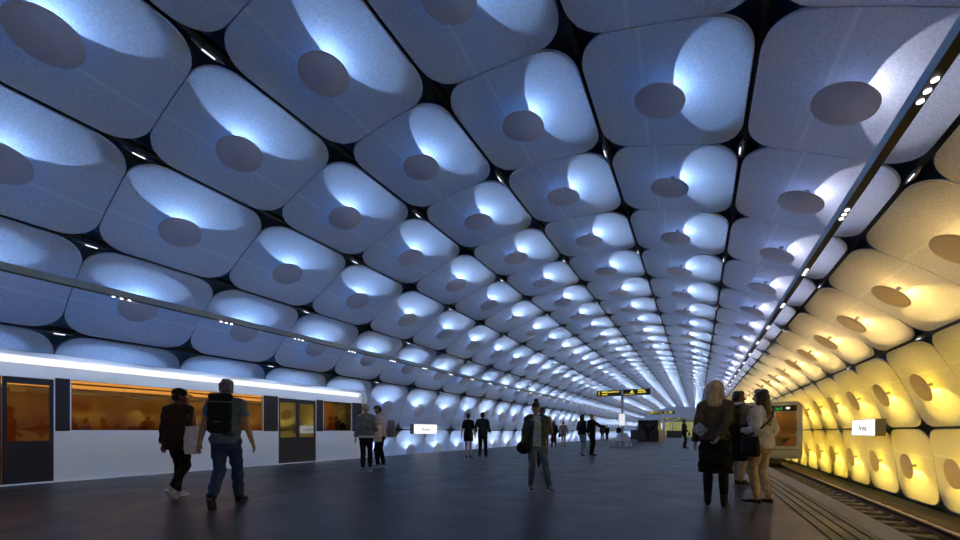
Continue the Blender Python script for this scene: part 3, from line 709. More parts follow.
def train(loc, rz, length, label, strip):
    r = empty('metro_train', loc, rz); tag(r, label, 'train')
    WIN = [(.85, 2.15)] + [(a + 6.42 * i, a + 4.24 + 6.42 * i) for i in range(int(length // 6.42) + 1) for a in (4.40,)]
    DOOR = [(2.48 + 6.42 * i, 3.88 + 6.42 * i) for i in range(int(length // 6.42) + 1)]
    WIN = [w_ for w_ in WIN if w_[1] < length - .3]; DOOR = [d for d in DOOR if d[1] < length - .3]
    body = MB()
    for sx in (-1, 1):
        x0, x1 = sorted((sx * (HW - .07), sx * HW))
        cuts = sorted([(a, c, 'w') for a, c in WIN] + [(a, c, 'd') for a, c in DOOR]); y = .3
        for a, c, k in cuts + [(length, length, 'e')]:
            if a > y: body.box((x0, y, -.45), (x1, a, 2.36))
            if k == 'w': body.box((x0, a, -.45), (x1, c, 1.08)); body.box((x0, a, 2.15), (x1, c, 2.36))
            if k == 'd': body.box((x0, a, -.45), (x1, c, .02)); body.box((x0, a, 2.13), (x1, c, 2.36))
            y = c
    rf = [(-HW, 2.36)] + [(-HW + .48 * (1 - math.cos(q)), 2.36 + .36 * math.sin(q)) for q in [PI/2 * t / 8 for t in range(1, 9)]]
    rf += [(-x, z) for x, z in reversed(rf)]; body.prism(rf, .3, length)
    body.box((-HW + .07, .3, -.45), (HW - .07, length, 0.0)); body.box((-HW + .02, length - .1, 0), (HW - .02, length, 2.37))
    body.build('body', T_white, r)
    for sx in (-1, 1):
        if strip and sx == -1:
            b = MB(); b.prism([(sx * (HW + .012), 2.40), (sx * (HW - .045), 2.545), (sx * (HW - .03), 2.56), (sx * (HW + .022), 2.41)], .5, length - .1); b.build('roof_light', T_highlight, r)  # glowing strip stands in for lamp light falling on the roof shoulder
        for a, c in zip([0.3] + [w_[1] for w_ in sorted(WIN + DOOR)], [w_[0] for w_ in sorted(WIN + DOOR)] + [length]):
            if c - a > .05: b = MB(); b.box((sx * HW - .006, a + .02, 1.06), (sx * HW + .006, c - .02, 2.17)); b.build('window_pillar', T_navy, r)
        for a, c in WIN:
            b = MB(); b.box((sx * (HW - .02) - .01, a, 1.08), (sx * (HW - .02) + .01, c, 2.15)); b.build('window', T_glass, r)
        for a, c in DOOR:
            mid = (a + c) / 2
            for p, q in ((a, mid - .006), (mid + .006, c)):
                b = MB(); x0, x1 = sorted((sx * (HW - .05), sx * (HW - .01)))
                b.box((x0, p, .02), (x1, q, .86)); b.box((x0, p, 2.0), (x1, q, 2.13)); b.box((x0, p, .86), (x1, p + .06, 2.0)); b.box((x0, q - .06, .86), (x1, q, 2.0))
                d = b.build('door', T_navy, r)
                b = MB(); b.box((sx * (HW - .03) - .008, p + .06, .86), (sx * (HW - .03) + .008, q - .06, 2.0)); b.build('door_glass', T_glass if a > 8.5 and strip else T_doorglass, d)
    b = MB(); b.box((-HW + .08, 1.5, .0), (HW - .08, length - .12, .02)); b.box((-HW + .08, 1.5, 2.2), (HW - .08, length - .12, 2.24)); b.box((-HW + .08, 1.5, .02), (HW - .08, 1.55, 2.2)); b.box((-HW + .08, length - .17, .02), (HW - .08, length - .12, 2.2))
    b.box((.1, 1.6, .02), (.16, length - .2, 1.95)); b.build('interior', T_in, r)
    for x in (-.78, .78):
        b = MB(); b.box((x - .62, 1.8, 2.185), (x + .3, length - .3, 2.2)); b.build('interior_lamp', T_lamp, r)
    y = 4.7
    while y < length - 1.5:
        if not any(a - .5 < y < c + .3 for a, c in DOOR):
            b = MB(); b.rbox((-1.45, y, .02), (-.55, y + .5, .45), .05); b.rbox((-1.45, y + .42, .4), (-.55, y + .56, 1.2), .06); b.build('seat', T_seat, r)
        y += 1.05
    # front
    def rr(hw, z0, z1, rad, y, n=6):
        out = []
        for cx, cz, a0 in ((hw - rad, z1 - rad, 0), (-hw + rad, z1 - rad, 1), (-hw + rad, z0 + rad, 2), (hw - rad, z0 + rad, 3)):
            for i in range(n + 1):
                t = (a0 + i / n) * PI / 2; out.append((cx + rad * math.cos(t), y, cz + rad * math.sin(t)))
        return out
    loops = [rr(HW, -.45, 2.72, .32, .32), rr(HW, -.45, 2.72, .32, .08), rr(HW - .03, -.42, 2.69, .3, .02), rr(HW - .09, -.36, 2.63, .26, 0), rr(1.36, .2, 2.14, .14, 0), rr(1.33, .23, 2.11, .12, .05), rr(1.33, .23, 2.11, .12, .16)]
    b = MB(); n = len(loops[0]); vs = [p for l in loops for p in l]
    b.add(vs, [(j*n+i, j*n+(i+1)%n, (j+1)*n+(i+1)%n, (j+1)*n+i) for j in range(len(loops) - 1) for i in range(n)]); me = b.mesh('front_frame', T_grey); autosmooth(me, 30); link('front_frame', me, r)
    b = MB(); l = rr(1.33, .23, 2.11, .12, .07); b.add(l, [tuple(range(len(l)))]); l = rr(1.33, .23, 2.11, .12, .09); b.add(l, [tuple(range(len(l)))]); b.build('windscreen', T_cabglass, r)
    b = MB(); b.rbox((-1.32, -.012, 2.17), (1.32, .02, 2.5), .03); dsp = b.build('destination_display', T_dark, r)
    for x in (-.92, .92):
        b = MB(); b.ell((x, -.012, 2.345), (.1, .015, .065), None, 16, 10); b.build('headlight', T_head, r)
    f = bpy.data.curves.new('Sentral', 'FONT'); f.body = 'Sentral'; f.size = .26; f.align_x = 'CENTER'; f.extrude = .002
    o = bpy.data.objects.new('tmp', f); COL.objects.link(o); dg = DG(); dg.update(); me = bpy.data.meshes.new_from_object(o.evaluated_get(dg)); bpy.data.objects.remove(o)
    me.materials.clear(); me.materials.append(T_green); t = link('display_lettering', me, dsp, (0, -.016, 2.25)); t.rotation_euler = (PI / 2, 0, 0); t.scale = (1.3 / max(me.vertices[i].co.x * 2 for i in range(len(me.vertices))), .95, 1)
    b = MB(); b.rbox((-1.42, -.012, .02), (1.42, .01, .055), .005); b.build('front_groove', T_dark, r)
    b = MB(); b.rbox((-.45, -.1, -.8), (.62, .6, -.46), .04); b.tube([(0, -.35, -.62), (0, .1, -.62)], .11, 12); b.build('coupler', T_dark, r)
    b = MB(); b.box((-HW + .1, 1.38, 0), (HW - .1, 1.42, 2.2)); b.box((-HW + .1, .2, .0), (HW - .1, 1.4, .03)); b.box((-HW + .1, 1.34, .74), (HW - .1, 1.385, .9), 1)
    b.box((.47, 1.3, .0), (.53, 1.38, 2.15), 2); b.build('cab_wall', [T_in, mat('cab_panel', (.5, .28, .12), rough=.6), T_dark], r)
    b = MB(); b.prism([(-1.33, .03), (1.33, .03), (1.33, .70), (-.2, .52), (-1.33, .45)], .25, .7); b.build('dashboard', T_dark, r)
    b = MB(); b.prism([(.62, .24), (1.32, .24), (1.32, .78), (1.15, .74)], .17, .235); b.build('red_panel', T_red, r)
    ll = bpy.data.lights.new('cab_fill', 'POINT'); ll.energy = 16; ll.color = (1, .55, .22); ll.shadow_soft_size = .1; l_ = link('cab_fill', ll, r, (.2, .12, 2.0))  # added light behind the windscreen to brighten the red panel and dashboard
    yb = 2.5
    while yb < length - 2:
        b = MB(); b.rbox((-1.2, yb, -.78), (1.2, yb + 2.2, -.46), .05)
        for q in (.4, 1.8):
            for x in (-.74, .74): b.tube([(x - .06, yb + q, -.45 - .0), (x + .06, yb + q, -.45)], .35, 18)
        b.build('bogie', T_dark, r); yb += length - 7
    return r
train((-11.73 - HW, 11.76, 0), PI, 19.6, 'white metro train with amber windows standing along the left platform edge', True)
train((1.85 + HW, 27.2, 0), 0, 30, 'silver-fronted metro train on the right-hand track beside the yellow wall', False)

# ------------------------------------------------------------------ station signs on the track walls
S_face = emat('sign_white', (1, .98, .96), .62); S_body = mat('sign_body', (.20, .18, .12), rough=.5); S_body2 = mat('sign_body_blue', (.16, .19, .24), rough=.5); S_ink = mat('sign_ink', (.10, .09, .09), rough=.6)
def text_mesh(txt, size, ext=.003):
    f = bpy.data.curves.new('t', 'FONT'); f.body = txt; f.size = size; f.align_x = 'CENTER'; f.align_y = 'CENTER'; f.extrude = ext
    o = bpy.data.objects.new('tmp', f); COL.objects.link(o); dg = DG(); dg.update(); me = bpy.data.meshes.new_from_object(o.evaluated_get(dg)); bpy.data.objects.remove(o); me.materials.clear(); return me
def wall_sign(x, y0, y1, z0, z1, dep, sx, label, bm):
    """lit box; its face looks along sx, its back is held off the wall by two brackets"""
    r = empty('station_sign', (x, (y0 + y1) / 2, (z0 + z1) / 2)); tag(r, label, 'sign'); hy, hz = (y1 - y0) / 2, (z1 - z0) / 2
    b = MB(); xa, xb = sorted((0, -sx * dep)); b.rbox((xa, -hy, -hz), (xb, hy, hz), .012); b.build('box', bm, r)
    b = MB(); xa, xb = sorted((sx * .006, -sx * .01)); b.box((xa, -hy + .015, -hz + .015), (xb, hy - .015, hz - .015)); b.build('face', S_face, r)
    me = text_mesh('Arena', .38); me.materials.append(S_ink); t = link('lettering', me, r, (sx * .009, 0, -.02)); t.rotation_euler = (PI / 2, 0, PI / 2 * sx)
    b = MB()
    for q in (-.6, .6): b.tube([(-sx * (dep - .02), hy * q, 0), (-sx * (dep + WALLGAP[sx]), hy * q, 0)], .035, 8)
    b.build('bracket', M['stem'], r)
def wall_x(z, right):
    u = 11.5 if right else .5; lo, hi = (9.0, 12.0) if right else (0.0, 3.0)
    for _ in range(40):
        m_ = (lo + hi) / 2; zz_ = prof(m_).y
        if (zz_ > z) == right: lo = m_
        else: hi = m_
    return prof(lo).x
xr, xl = 6.25, -16.15
WALLGAP = {-1: wall_x(1.3, True) - xr - .32 - .05, 1: xl - .3 - wall_x(1.3, False) - .05}
wall_sign(xr, 21.57, 24.27, .87, 1.57, .32, -1, 'lit white Arena sign on the yellow wall of the right track', S_body)
wall_sign(xl, 20.28, 22.86, .89, 1.54, .3, 1, 'lit white Arena sign on the blue wall beyond the left train', S_body2)

# ------------------------------------------------------------------ sign posts, seat, counters, pavilion
P_grey = mat('post_grey', (.30, .33, .38), rough=.4, metal=.4); B_dark = mat('board_black', (.012, .013, .015), rough=.35); Y_txt = emat('yellow_text', (1, .82, .08), .42)
def sign_post(x, y, label, box=True, seat=False):
    r = empty('sign_post', (x, y, 0)); tag(r, label, 'sign')
    b = MB(); b.tube([(0, 0, 0), (0, 0, 3.62)], .08, 14); b.tube([(0, 0, 0), (0, 0, .03)], .17, 16); me = b.mesh('post', P_grey); autosmooth(me); link('post', me, r)
    for x0, x1, rows in ((-1.74, -.05, [(-1.60, .12, .09, 1), (-1.38, .1, .5, 0)]), (.05, 1.80, None)):
        b = MB(); b.rbox((x0, -.09, 3.5), (x1, .09, 3.95), .012); bd = b.build('sign_board', P_grey, r)
        b = MB(); b.box((x0 + .04, -.095, 3.54), (x1 - .04, -.088, 3.91)); b.build('board_face', B_dark, bd)
        b = MB(); random.seed(5)
        def word(x, z, n, h):                      # a line of blurred letters
            for _ in range(n):
                w_ = random.uniform(.045, .075); b.box((x, -.1, z), (x + w_, -.094, z + h * random.choice((.75, 1, 1)))); x += w_ + .018
        if x0 < 0:
            b.box((-1.58, -.1, 3.6), (-1.53, -.094, 3.86)); b.box((-1.62, -.1, 3.80), (-1.58, -.094, 3.84)); word(-1.36, 3.76, 6, .11); word(-.86, 3.76, 9, .085); word(-1.36, 3.6, 5, .1)
        else:
            b.box((.5, -.1, 3.68), (.74, -.094, 3.74)); b.box((.58, -.1, 3.74), (.68, -.094, 3.86)); word(1.0, 3.78, 6, .1); word(1.0, 3.66, 7, .08); word(.14, 3.57, 9, .06)
        b.build('board_lettering', Y_txt, bd)
    if box:
        b = MB(); b.rbox((-.22, -.2, 1.43), (.22, -.085, 2.3), .015); lb = b.build('poster_case', P_grey, r)
        b = MB(); b.box((-.2, -.206, 1.46), (.2, -.199, 2.27)); b.build('poster_face', emat('poster_lit', (.9, .93, 1), .42), lb)
    return r
sign_post(-4.55, 28.5, 'nearest black and yellow sign on a grey post above the white seat'); sign_post(-4.6, 61.5, 'second black and yellow sign post, behind the long dark counter', True); sign_post(-4.6, 92.5, 'farthest black and yellow sign post in front of the yellow-green pavilion', False)
# the round white seat
seat_m = mat('seat_white', (.55, .58, .64), rough=.5)
r = empty('bench', (-4.55, 28.5, 0)); tag(r, 'white round seat with ribbed legs around the sign post', 'seat')
b = MB(); n = 40
def ringband(b, pts, n=40):
    vs = [(p * math.cos(2*PI*i/n), p * math.sin(2*PI*i/n), z) for p, z in pts for i in range(n)]
    b.add(vs, [(j*n+i, j*n+(i+1)%n, ((j+1)%len(pts))*n+(i+1)%n, ((j+1)%len(pts))*n+i) for j in range(len(pts)) for i in range(n)])
ringband(b, [(.42, .43), (.98, .43), (1.0, .45), (.98, .475), (.42, .475)]); b.build('seat', seat_m, r)
b = MB(); ringband(b, [(.46, .475), (.50, .475), (.30, .95), (.27, .95)]); me = b.mesh('backrest', seat_m); autosmooth(me); link('backrest', me, r)
b = MB(); ringband(b, [(.5, 0), (.6, 0), (.6, .03), (.5, .03)]); b.build('base', seat_m, r)
for i in range(16):
    a = 2*PI*i/16; b = MB(); c, s_ = math.cos(a), math.sin(a); b.tube([(.92*c, .92*s_, .44), (.80*c, .80*s_, .2), (.86*c, .86*s_, 0)], .022, 6); b.tube([(.86*c, .86*s_, .014), (.55*c, .55*s_, .014)], .014, 6); b.build('leg', seat_m, r)
wood = bpy.data.materials.new('dark_slats'); wood.use_nodes = True; nt = wood.node_tree; pb = nt.nodes['Principled BSDF']; tc = nt.nodes.new('ShaderNodeTexCoord'); wv = nt.nodes.new('ShaderNodeTexWave'); wv.inputs['Scale'].default_value = 2.2; nt.links.new(tc.outputs['Object'], wv.inputs['Vector'])
cr = nt.nodes.new('ShaderNodeValToRGB'); cr.color_ramp.elements[0].color = (.012, .009, .008, 1); cr.color_ramp.elements[1].color = (.055, .045, .042, 1); cr.color_ramp.elements[1].position = .35; nt.links.new(wv.outputs['Fac'], cr.inputs[0]); nt.links.new(cr.outputs[0], pb.inputs['Base Color']); pb.inputs['Roughness'].default_value = .5
sideg = mat('counter_side', (.13, .13, .15), rough=.45); topm = mat('counter_top', (.05, .05, .055), rough=.3)
def counter(x0, x1, y0, y1, label, box):
    r = empty('counter', ((x0 + x1) / 2, y0, 0)); tag(r, label, 'counter'); cx = (x0 + x1) / 2; hw = (x1 - x0) / 2; ln = y1 - y0
    b = MB(); b.rbox((-hw, 0, 0), (hw, .12, 1.16), .01); b.build('front_panel', wood, r)
    for sx in (-1, 1):
        b = MB(); b.rbox((min(sx*hw, sx*(hw-.12)), .12, 0), (max(sx*hw, sx*(hw-.12)), ln, 1.16), .01); b.build('side_panel', sideg, r)
    b = MB(); b.rbox((-hw - .03, -.04, 1.16), (hw + .03, .5, 1.2), .008)
    for sx in (-1, 1): b.rbox((min(sx*(hw+.03), sx*(hw-.2)), .5, 1.16), (max(sx*(hw+.03), sx*(hw-.2)), ln, 1.2), .008)
    b.build('counter_top', topm, r)
    if box:
        b = MB(); b.rbox((-hw + .5, 1.8, 0), (hw - .2, 5.5, 2.28), .02); b.build('back_cabinet', T_dark, r)
counter(-6.15, -3.45, 43.6, 52, 'long dark slatted counter with a black box behind it', True); counter(-4.6, -2.3, 73, 79, 'smaller far counter of dark slats near the pavilion', False)
b = MB(); b.tube([(0, 0, 0), (0, 0, .03), (0, 0, .03), (0, 0, .5)], [.17, .17, .15, .17], 16); o = b.build('waste_bin', seat_m, None, True, (-4.95, 74, 0)); tag(o, 'small pale waste bin to the left of the far counter', 'bin')
b = MB(); b.tube([(0, 0, .5), (0, 0, .53)], [.175, .14], 16); b.build('lid', P_grey, o)
r = empty('pavilion', (-2.4, 97, 0)); tag(r, 'far glazed pavilion glowing yellow-green across the platform end', 'pavilion')
b = MB(); b.box((-4.1, .3, 0), (4.1, .4, 3.2)); b.build('lit_wall', emat('pavilion_lit', (.52, .50, .22), .36), r)
b = MB(); b.rbox((-4.2, -.25, 3.2), (4.2, 2, 3.45), .03); b.build('roof', P_grey, r)
b = MB(); b.box((-4.1, -.1, .1), (4.1, -.08, 3.2)); b.build('glazing', glassmat('pavilion_glass', (.85, .88, .8), .08), r)
for i in range(8):
    b = MB(); b.box((-4.13 + 1.17 * i, -.14, 0), (-4.07 + 1.17 * i, -.04, 3.2)); b.build('mullion', P_grey, r)
EXPO = 1.1
BLK = (.008, .008, .009)
C = cloth
def hairmat(name, c, k=.5):
    m = mat(name, c, rough=.42); nt = m.node_tree; b = nt.nodes['Principled BSDF']; N = nt.nodes.new; K = nt.links.new
    tc = N('ShaderNodeTexCoord'); mp = N('ShaderNodeMapping'); mp.inputs['Scale'].default_value = (75, 75, 7); n = N('ShaderNodeTexNoise'); n.inputs['Scale'].default_value = 1; n.inputs['Detail'].default_value = 3
    K(tc.outputs['Object'], mp.inputs[0]); K(mp.outputs[0], n.inputs['Vector']); r = N('ShaderNodeMapRange'); r.inputs[1].default_value = .32; r.inputs[2].default_value = .68; r.inputs[3].default_value = 1 - k; r.inputs[4].default_value = 1 + k
    K(n.outputs['Fac'], r.inputs[0]); v = N('ShaderNodeVectorMath'); v.operation = 'SCALE'; v.inputs[0].default_value = c; K(r.outputs[0], v.inputs['Scale']); K(v.outputs[0], b.inputs['Base Color'])
    bp = N('ShaderNodeBump'); bp.inputs['Strength'].default_value = .6; bp.inputs['Distance'].default_value = .01; K(n.outputs['Fac'], bp.inputs['Height']); K(bp.outputs['Normal'], b.inputs['Normal']); return m
black, white = C(BLK), C((.74, .74, .76)); navy = C((.012, .018, .035)); hair_dk = hairmat('hair_dark', (.008, .006, .005))
hair_bl = hairmat('hair_blonde', (.55, .42, .27)); hair_br = hairmat('hair_brown', (.035, .015, .008)); hair_gr = hairmat('hair_grey', (.15, .14, .13))
hair_tip = hairmat('hair_tips', (.30, .19, .05))
shoe_bk, shoe_wh, shoe_bl = C((.01, .01, .011), .5), C((.5, .5, .52), .6), C((.16, .32, .42), .6)

# 1 person in cap with a tote
p = Person('person in a dark cap and brown jacket walking with a white tote', (-7.16, 3.11), 46, 1.745, 'm', 'brown', ((.06, -.02), (-.2, -.05)), ((.09, .0, .535), (.02, .13, .40)), 2, (30, 4), .0075, lift=(0, 52))
p.top('jacket', C((.045, .018, .010)), hem=.76, e=.03, sleeve=2, flare=.02, loose=.012); p.trousers(black, e=.008, tight=True)
p.shoes(shoe_wh, sole=white); p.hair(hair_dk); p.cap(C((.018, .018, .02)))
p.carry('tote_bag', p.sack((.27, .0, 1.14), .15, .045, .44, (0, 1, 0), (1, 0, 0)), white, 'white cloth tote hanging from the shoulder of the person in the cap', 'bag', .009, .004,
        [([(.26, .09, 1.1), (.25, .08, 1.3), (.2, .0, 1.5), (.25, -.07, 1.3), (.26, -.08, 1.1)], .008)])
# 2 man with roll-top backpack
p = Person('grey-haired person in blue t-shirt and jeans walking with a dark backpack', (-5.84, 3.12), 22, 1.83, 'm', 'tan', ((-.34, -.05), (.2, .0)), ((.13, -.03, .52), (.13, .06, .52)), 3, (-4, 0), .0075, lift=(48, 0))
p.top('t_shirt', C((.10, .16, .24)), hem=.86, e=.018, sleeve=.62, loose=.012, folds=.006); p.trousers(C((.028, .055, .13)), e=.016, folds=.005)
p.shoes(shoe_bk, sole=C((.1, .1, .11))); p.hair(hair_gr, 'quiff')
b = MB(); loft(b, [(p.t((0, -.19, .99)), (.11, 0, 0), (0, .05, 0)), (p.t((0, -.195, 1.03)), (.14, 0, 0), (0, .068, 0)), (p.t((0, -.195, 1.38)), (.14, 0, 0), (0, .068, 0)), (p.t((0, -.19, 1.46)), (.125, 0, 0), (0, .055, 0))], n=22, ex=3.2)
limb(b, p.t((-.1, -.18, 1.475)), .05, p.t((.1, -.18, 1.475)), .05)
bp = p.carry('backpack', b, C((.012, .013, .016)), 'dark roll-top backpack worn by the person in the blue t-shirt', 'bag', .009)
b = MB()
for z in (1.14, 1.4):
    b = MB(); b.tube([V((.142 * math.cos(q) , -.072 * math.sin(q), z - .99)) for q in [PI * t / 12 for t in range(13)]], .008, 6); link('band', b.mesh('band', C((.18, .2, .22)), True), bp)
# 3 blonde with tote, 4 bearded man
p = Person('blonde person in grey sweatshirt and black trousers seen from behind', (-7.5, 7.46), 8, 1.79, 'f', 'pale', ((.0, -.01), (.06, .0)), ((.1, -.0, .53), (.08, .2, .36)), 0, (0, 0), .008)
p.top('sweatshirt', C((.20, .25, .27)), hem=.93, e=.028, sleeve=1.9, loose=.02, folds=.006); p.top('undershirt', white, hem=.87, e=.02, sleeve=0.02, collar=False, folds=0)
p.trousers(black, e=.008, length=.93, tight=True); p.shoes(shoe_bl, sole=white); p.hair(hair_bl)
p.carry('tote_bag', p.sack((.25, .14, 1.2), .13, .05, .44, (1, .3, 0), (-.3, 1, 0)), white, 'white shopping bag on the arm of the blonde person in grey', 'bag', .009, .005,
        [([(.18, .12, 1.18), (.2, .12, 1.27), (.25, .12, 1.29), (.31, .14, 1.18)], .008)])
p = Person('bearded person in white t-shirt looking down towards the blonde person', (-8.02, 8.55), -70, 1.85, 'm', 'tan', ((.04, .0), (-.06, .0)), ((.05, .1, .5), (.06, .2, .38)), 4, (0, 24), .008)
p.top('t_shirt', C((.5, .5, .54)), hem=.86, e=.02, sleeve=.65, loose=.012, folds=.005); p.trousers(black, e=.012); p.shoes(C((.10, .2, .27), .6), sole=white); p.hair(hair_dk); p.beard(hair_dk)
p.carry('shopping_bag', p.sack((.1, -.26, 1.3), .14, .06, .46, (.3, 1, 0), (1, -.3, 0)), C((.42, .45, .55)), 'pale bag slung behind the bearded person in white', 'bag', .01, .006,
        [([(.1, -.2, 1.28), (.1, -.05, 1.47), (.1, .05, 1.4)], .008)])
# 5, 6 standing pair
p = Person('person in short black dress and heels standing with back turned', (-7.86, 13.25), 3, 1.80, 'f', 'pale', ((.0, -.02), (.04, -.02)), ((.11, .0, .52), (.11, .03, .52)), 0, (0, 0), .011, lift=(14, 14))
p.top('dress', black, hem=.92, e=.012, sleeve=.95, folds=.002); p.skirt(black, hem=.66, top=1.0, e=.014, flare=.0, name='skirt'); p.shoes(shoe_bk, 'heel'); p.hair(hairmat('hair_auburn', (.05, .014, .01)), 'updo')
p = Person('person in dark blue shirt standing with hands held in front', (-7.55, 13.85), 8, 1.85, 'm', 'tan', ((.0, .02), (.03, .03)), ((.1, .1, .42), (.1, .1, .42)), 0, (10, 0), .011)
p.top('shirt', C((.018, .032, .05)), hem=.86, e=.018, sleeve=1.95, loose=.01); p.trousers(C((.01, .013, .02))); p.shoes(shoe_bk); p.hair(hair_dk)
# 7 woman in the middle
p = Person('person with dark hair bun in green jacket and ripped jeans, looking down', (-2.5, 6.56), 166, 1.615, 'f', 'tan', ((.12, .14), (-.08, .0)), ((.05, -.02, .45), (.10, .10, .48)), 1, (14, 26), .0072, hand=('relaxed', 'grip'))
p.top('blouse', C((.38, .50, .66)), hem=.86, e=.014, sleeve=.05, collar=False, loose=.01); p.top('jacket', mat('camo_jacket', (.034, .05, .045), rough=.8, noise=.75, nscale=9, bump=.2, bscale=30), hem=.84, e=.034, sleeve=1.9, open_=.075, loose=.012, folds=.006)
p.trousers(mat('ripped_denim', (.085, .135, .20), rough=.85, noise=.6, nscale=5, bump=.2, bscale=40), e=.009, length=.95, tight=True, folds=.003)
p.shoes(C((.16, .10, .11), .6), sole=white); p.hair(hair_dk, 'bun')
b = MB(); b.ell((.26, .1, .84), (.14, .17, .125), None, 18, 12)
p.carry('round_bag', b, C((.014, .011, .010), .95), 'round dark bag carried low by the person in the green jacket', 'bag', .009, .004, [([(.26, .2, .92), (.27, .12, 1.05), (.26, .0, .92)], .01)])
# 8
p = Person('person in beige jacket behind the one with the hair bun', (-4.02, 11.05), 178, 1.79, 'm', 'brown', ((.08, .0), (-.1, .0)), ((.08, .12, .45), (.08, .03, .52)), 0, (-10, 4), .009)
p.top('t_shirt', C((.02, .018, .02)), hem=.86, e=.012, sleeve=.3); p.top('jacket', C((.17, .14, .13)), hem=.80, e=.032, sleeve=1.95, open_=.08); p.trousers(C((.09, .03, .018))); p.shoes(shoe_bk); p.hair(hair_dk)
p.carry('shoulder_bag', p.sack((-.3, .08, .98), .14, .06, .27, (0, 1, 0), (1, 0, 0)), C((.05, .015, .012)), 'brown shoulder bag at the hip of the person in the beige jacket', 'bag', .011, 0, [([(-.29, .16, .95), (-.15, .15, 1.35), (.1, .05, 1.5)], .012)])
# 9, 10
p = Person('person in black with long dark hair, standing beside one in pale shorts', (-8.12, 24.5), -20, 1.77, 'f', 'tan', ((.12, .0), (-.12, .0)), ((.1, .1, .47), (.1, .1, .45)), 0, (0, 0), .016)
p.top('coat', black, hem=.72, e=.022, sleeve=1.95); p.trousers(black, e=.008, tight=True); p.shoes(shoe_bk); p.hair(hair_dk, 'long', .2)
p = Person('person in pale pink top and shorts with bare legs', (-7.83, 25.6), 5, 1.76, 'm', 'pale', ((.05, .0), (-.04, .0)), ((.12, .02, .5), (.12, .02, .5)), 0, (0, 0), .016)
p.top('shirt', C((.32, .22, .20)), hem=.84, e=.018, sleeve=1.8); p.shorts(C((.34, .20, .18))); p.shoes(C((.12, .12, .13))); p.hair(hair_br)
p.carry('handbag', p.sack((-.26, .06, .98), .12, .07, .32, (0, 1, 0), (1, 0, 0)), black, 'dark bag carried by the person in pale pink shorts', 'bag', .018)
# 11, 12
p = Person('person with long dark hair in black top and pale blue jeans', (-4.32, 16.8), 40, 1.81, 'f', 'tan', ((.1, .0), (-.16, .02)), ((.06, .2, .36), (.08, .12, .42)), 1, (8, 0), .011, lift=(10, 20))
p.top('jacket', black, hem=.9, e=.022, sleeve=1.95); p.trousers(C((.16, .24, .32)), e=.01, tight=True); p.shoes(shoe_bk, 'heel'); p.hair(hair_br, 'long', .24)
p = Person('bald person in dark suit pointing ahead with one arm', (-4.02, 17.25), 58, 1.85, 'm', 'tan', ((.02, .02), (-.08, .04)), ((.06, .06, .52), (.12, .46, .2)), 0, (0, 0), .011, hand=('relaxed', 'flat'))
p.top('suit_jacket', black, hem=.76, e=.026, sleeve=1.98); p.trousers(black, e=.016); p.shoes(shoe_bk)
# far people
for (x, y), fa, h, top, leg, lab in (((-9.1, 44.0), 0, 1.80, (.10, .045, .025), (.16, .12, .08), 'distant person in brown jacket walking beside one in black'),
                                     ((-8.72, 44.5), 12, 1.80, BLK, BLK, 'distant person in black jacket walking beside one in brown'),
                                     ((-8.35, 49.7), 0, 1.82, (.01, .01, .012), BLK, 'distant dark figure behind the white seat and sign post'),
                                     ((-4.38, 42.6), 180, 1.80, (.01, .01, .011), BLK, 'person in black standing in front of the long dark counter')):
    p = Person(lab, (x, y), fa, h, 'm', 'tan', ((.12, .0), (-.12, .0)), None, 0, (0, 0), .02); p.top('jacket', C(top), hem=.8, e=.026, sleeve=1.95); p.trousers(C(leg), e=.014); p.shoes(shoe_bk); p.hair(hair_dk)
p = Person('small brown-clothed person behind the long dark counter', (-3.85, 44.75), 170, 1.62, 'f', 'tan', voxel=.02); p.top('shirt', C((.09, .03, .02)), hem=.88, e=.02, sleeve=1.9); p.trousers(black); p.hair(hair_br)
# guard
p = Person('person in dark uniform standing alone, facing the right track', (-.72, 27.2), 80, 1.83, 'm', 'tan', ((.05, .03), (-.05, .03)), ((.02, .2, .36), (.0, .2, .38)), 0, (0, 0), .014)
p.top('uniform_jacket', C((.014, .014, .015)), hem=.8, e=.026, sleeve=1.95); p.trousers(black, e=.016); p.shoes(shoe_bk); p.hair(hair_dk)
p.carry('satchel', p.sack((-.02, .26, 1.0), .1, .06, .24, (1, 0, 0), (0, 1, 0)), C((.16, .13, .10)), 'small tan bag held by the uniformed person', 'bag', .016)
# right-hand group
p = Person('blonde person in olive jacket and long black skirt, hands behind the back', (.21, 6.35), 2, 1.78, 'f', 'pale', ((.05, .0), (-.03, .015)), ((.09, .03, .50), (-.10, -.20, .43, (.6, -1, 0))), 0, (4, 0), .0072, hand=('relaxed', 'grip'))
p.top('jacket', C((.10, .085, .058)), hem=.92, e=.018, sleeve=2, loose=.006, folds=.005); p.skirt(black, hem=.47, top=1.0, e=.016, flare=.025, folds=.006)
p.trousers(black, e=.004, tight=True, name='tights', folds=0); p.shoes(shoe_bk, 'boot'); p.hair(hair_bl, 'long updo', .13)
for sd in (-1, 1):
    b = MB(); limb(b, p.t((sd * .08, -.02, 1.452)), .026, p.t((sd * .155, -.02, 1.425)), .022, flat=((0, 0, 1), .5)); p.part('epaulette', b, C((.006, .007, .012)))
b = MB(); b.rbox((-.075, -.012, -.075), (.075, .012, .075), .01, 0, Matrix.Translation(p.t((-.17, -.16, 1.06))) @ Matrix.Rotation(.7, 4, 'Y') @ Matrix.Rotation(.3, 4, 'X'))
p.carry('patterned_pouch', b, mat('pouch_print', (.34, .42, .50), rough=.7, noise=.8, nscale=22), 'small pale patterned pouch held by the blonde person in olive', 'pouch')
p = Person('dark-haired person in brown jacket with black backpack, facing right', (.70, 9.2), 50, 1.86, 'm', 'brown', ((.08, .02), (-.1, .02)), ((.08, .12, .46), (.04, .2, .32)), 0, (18, 0), .008)
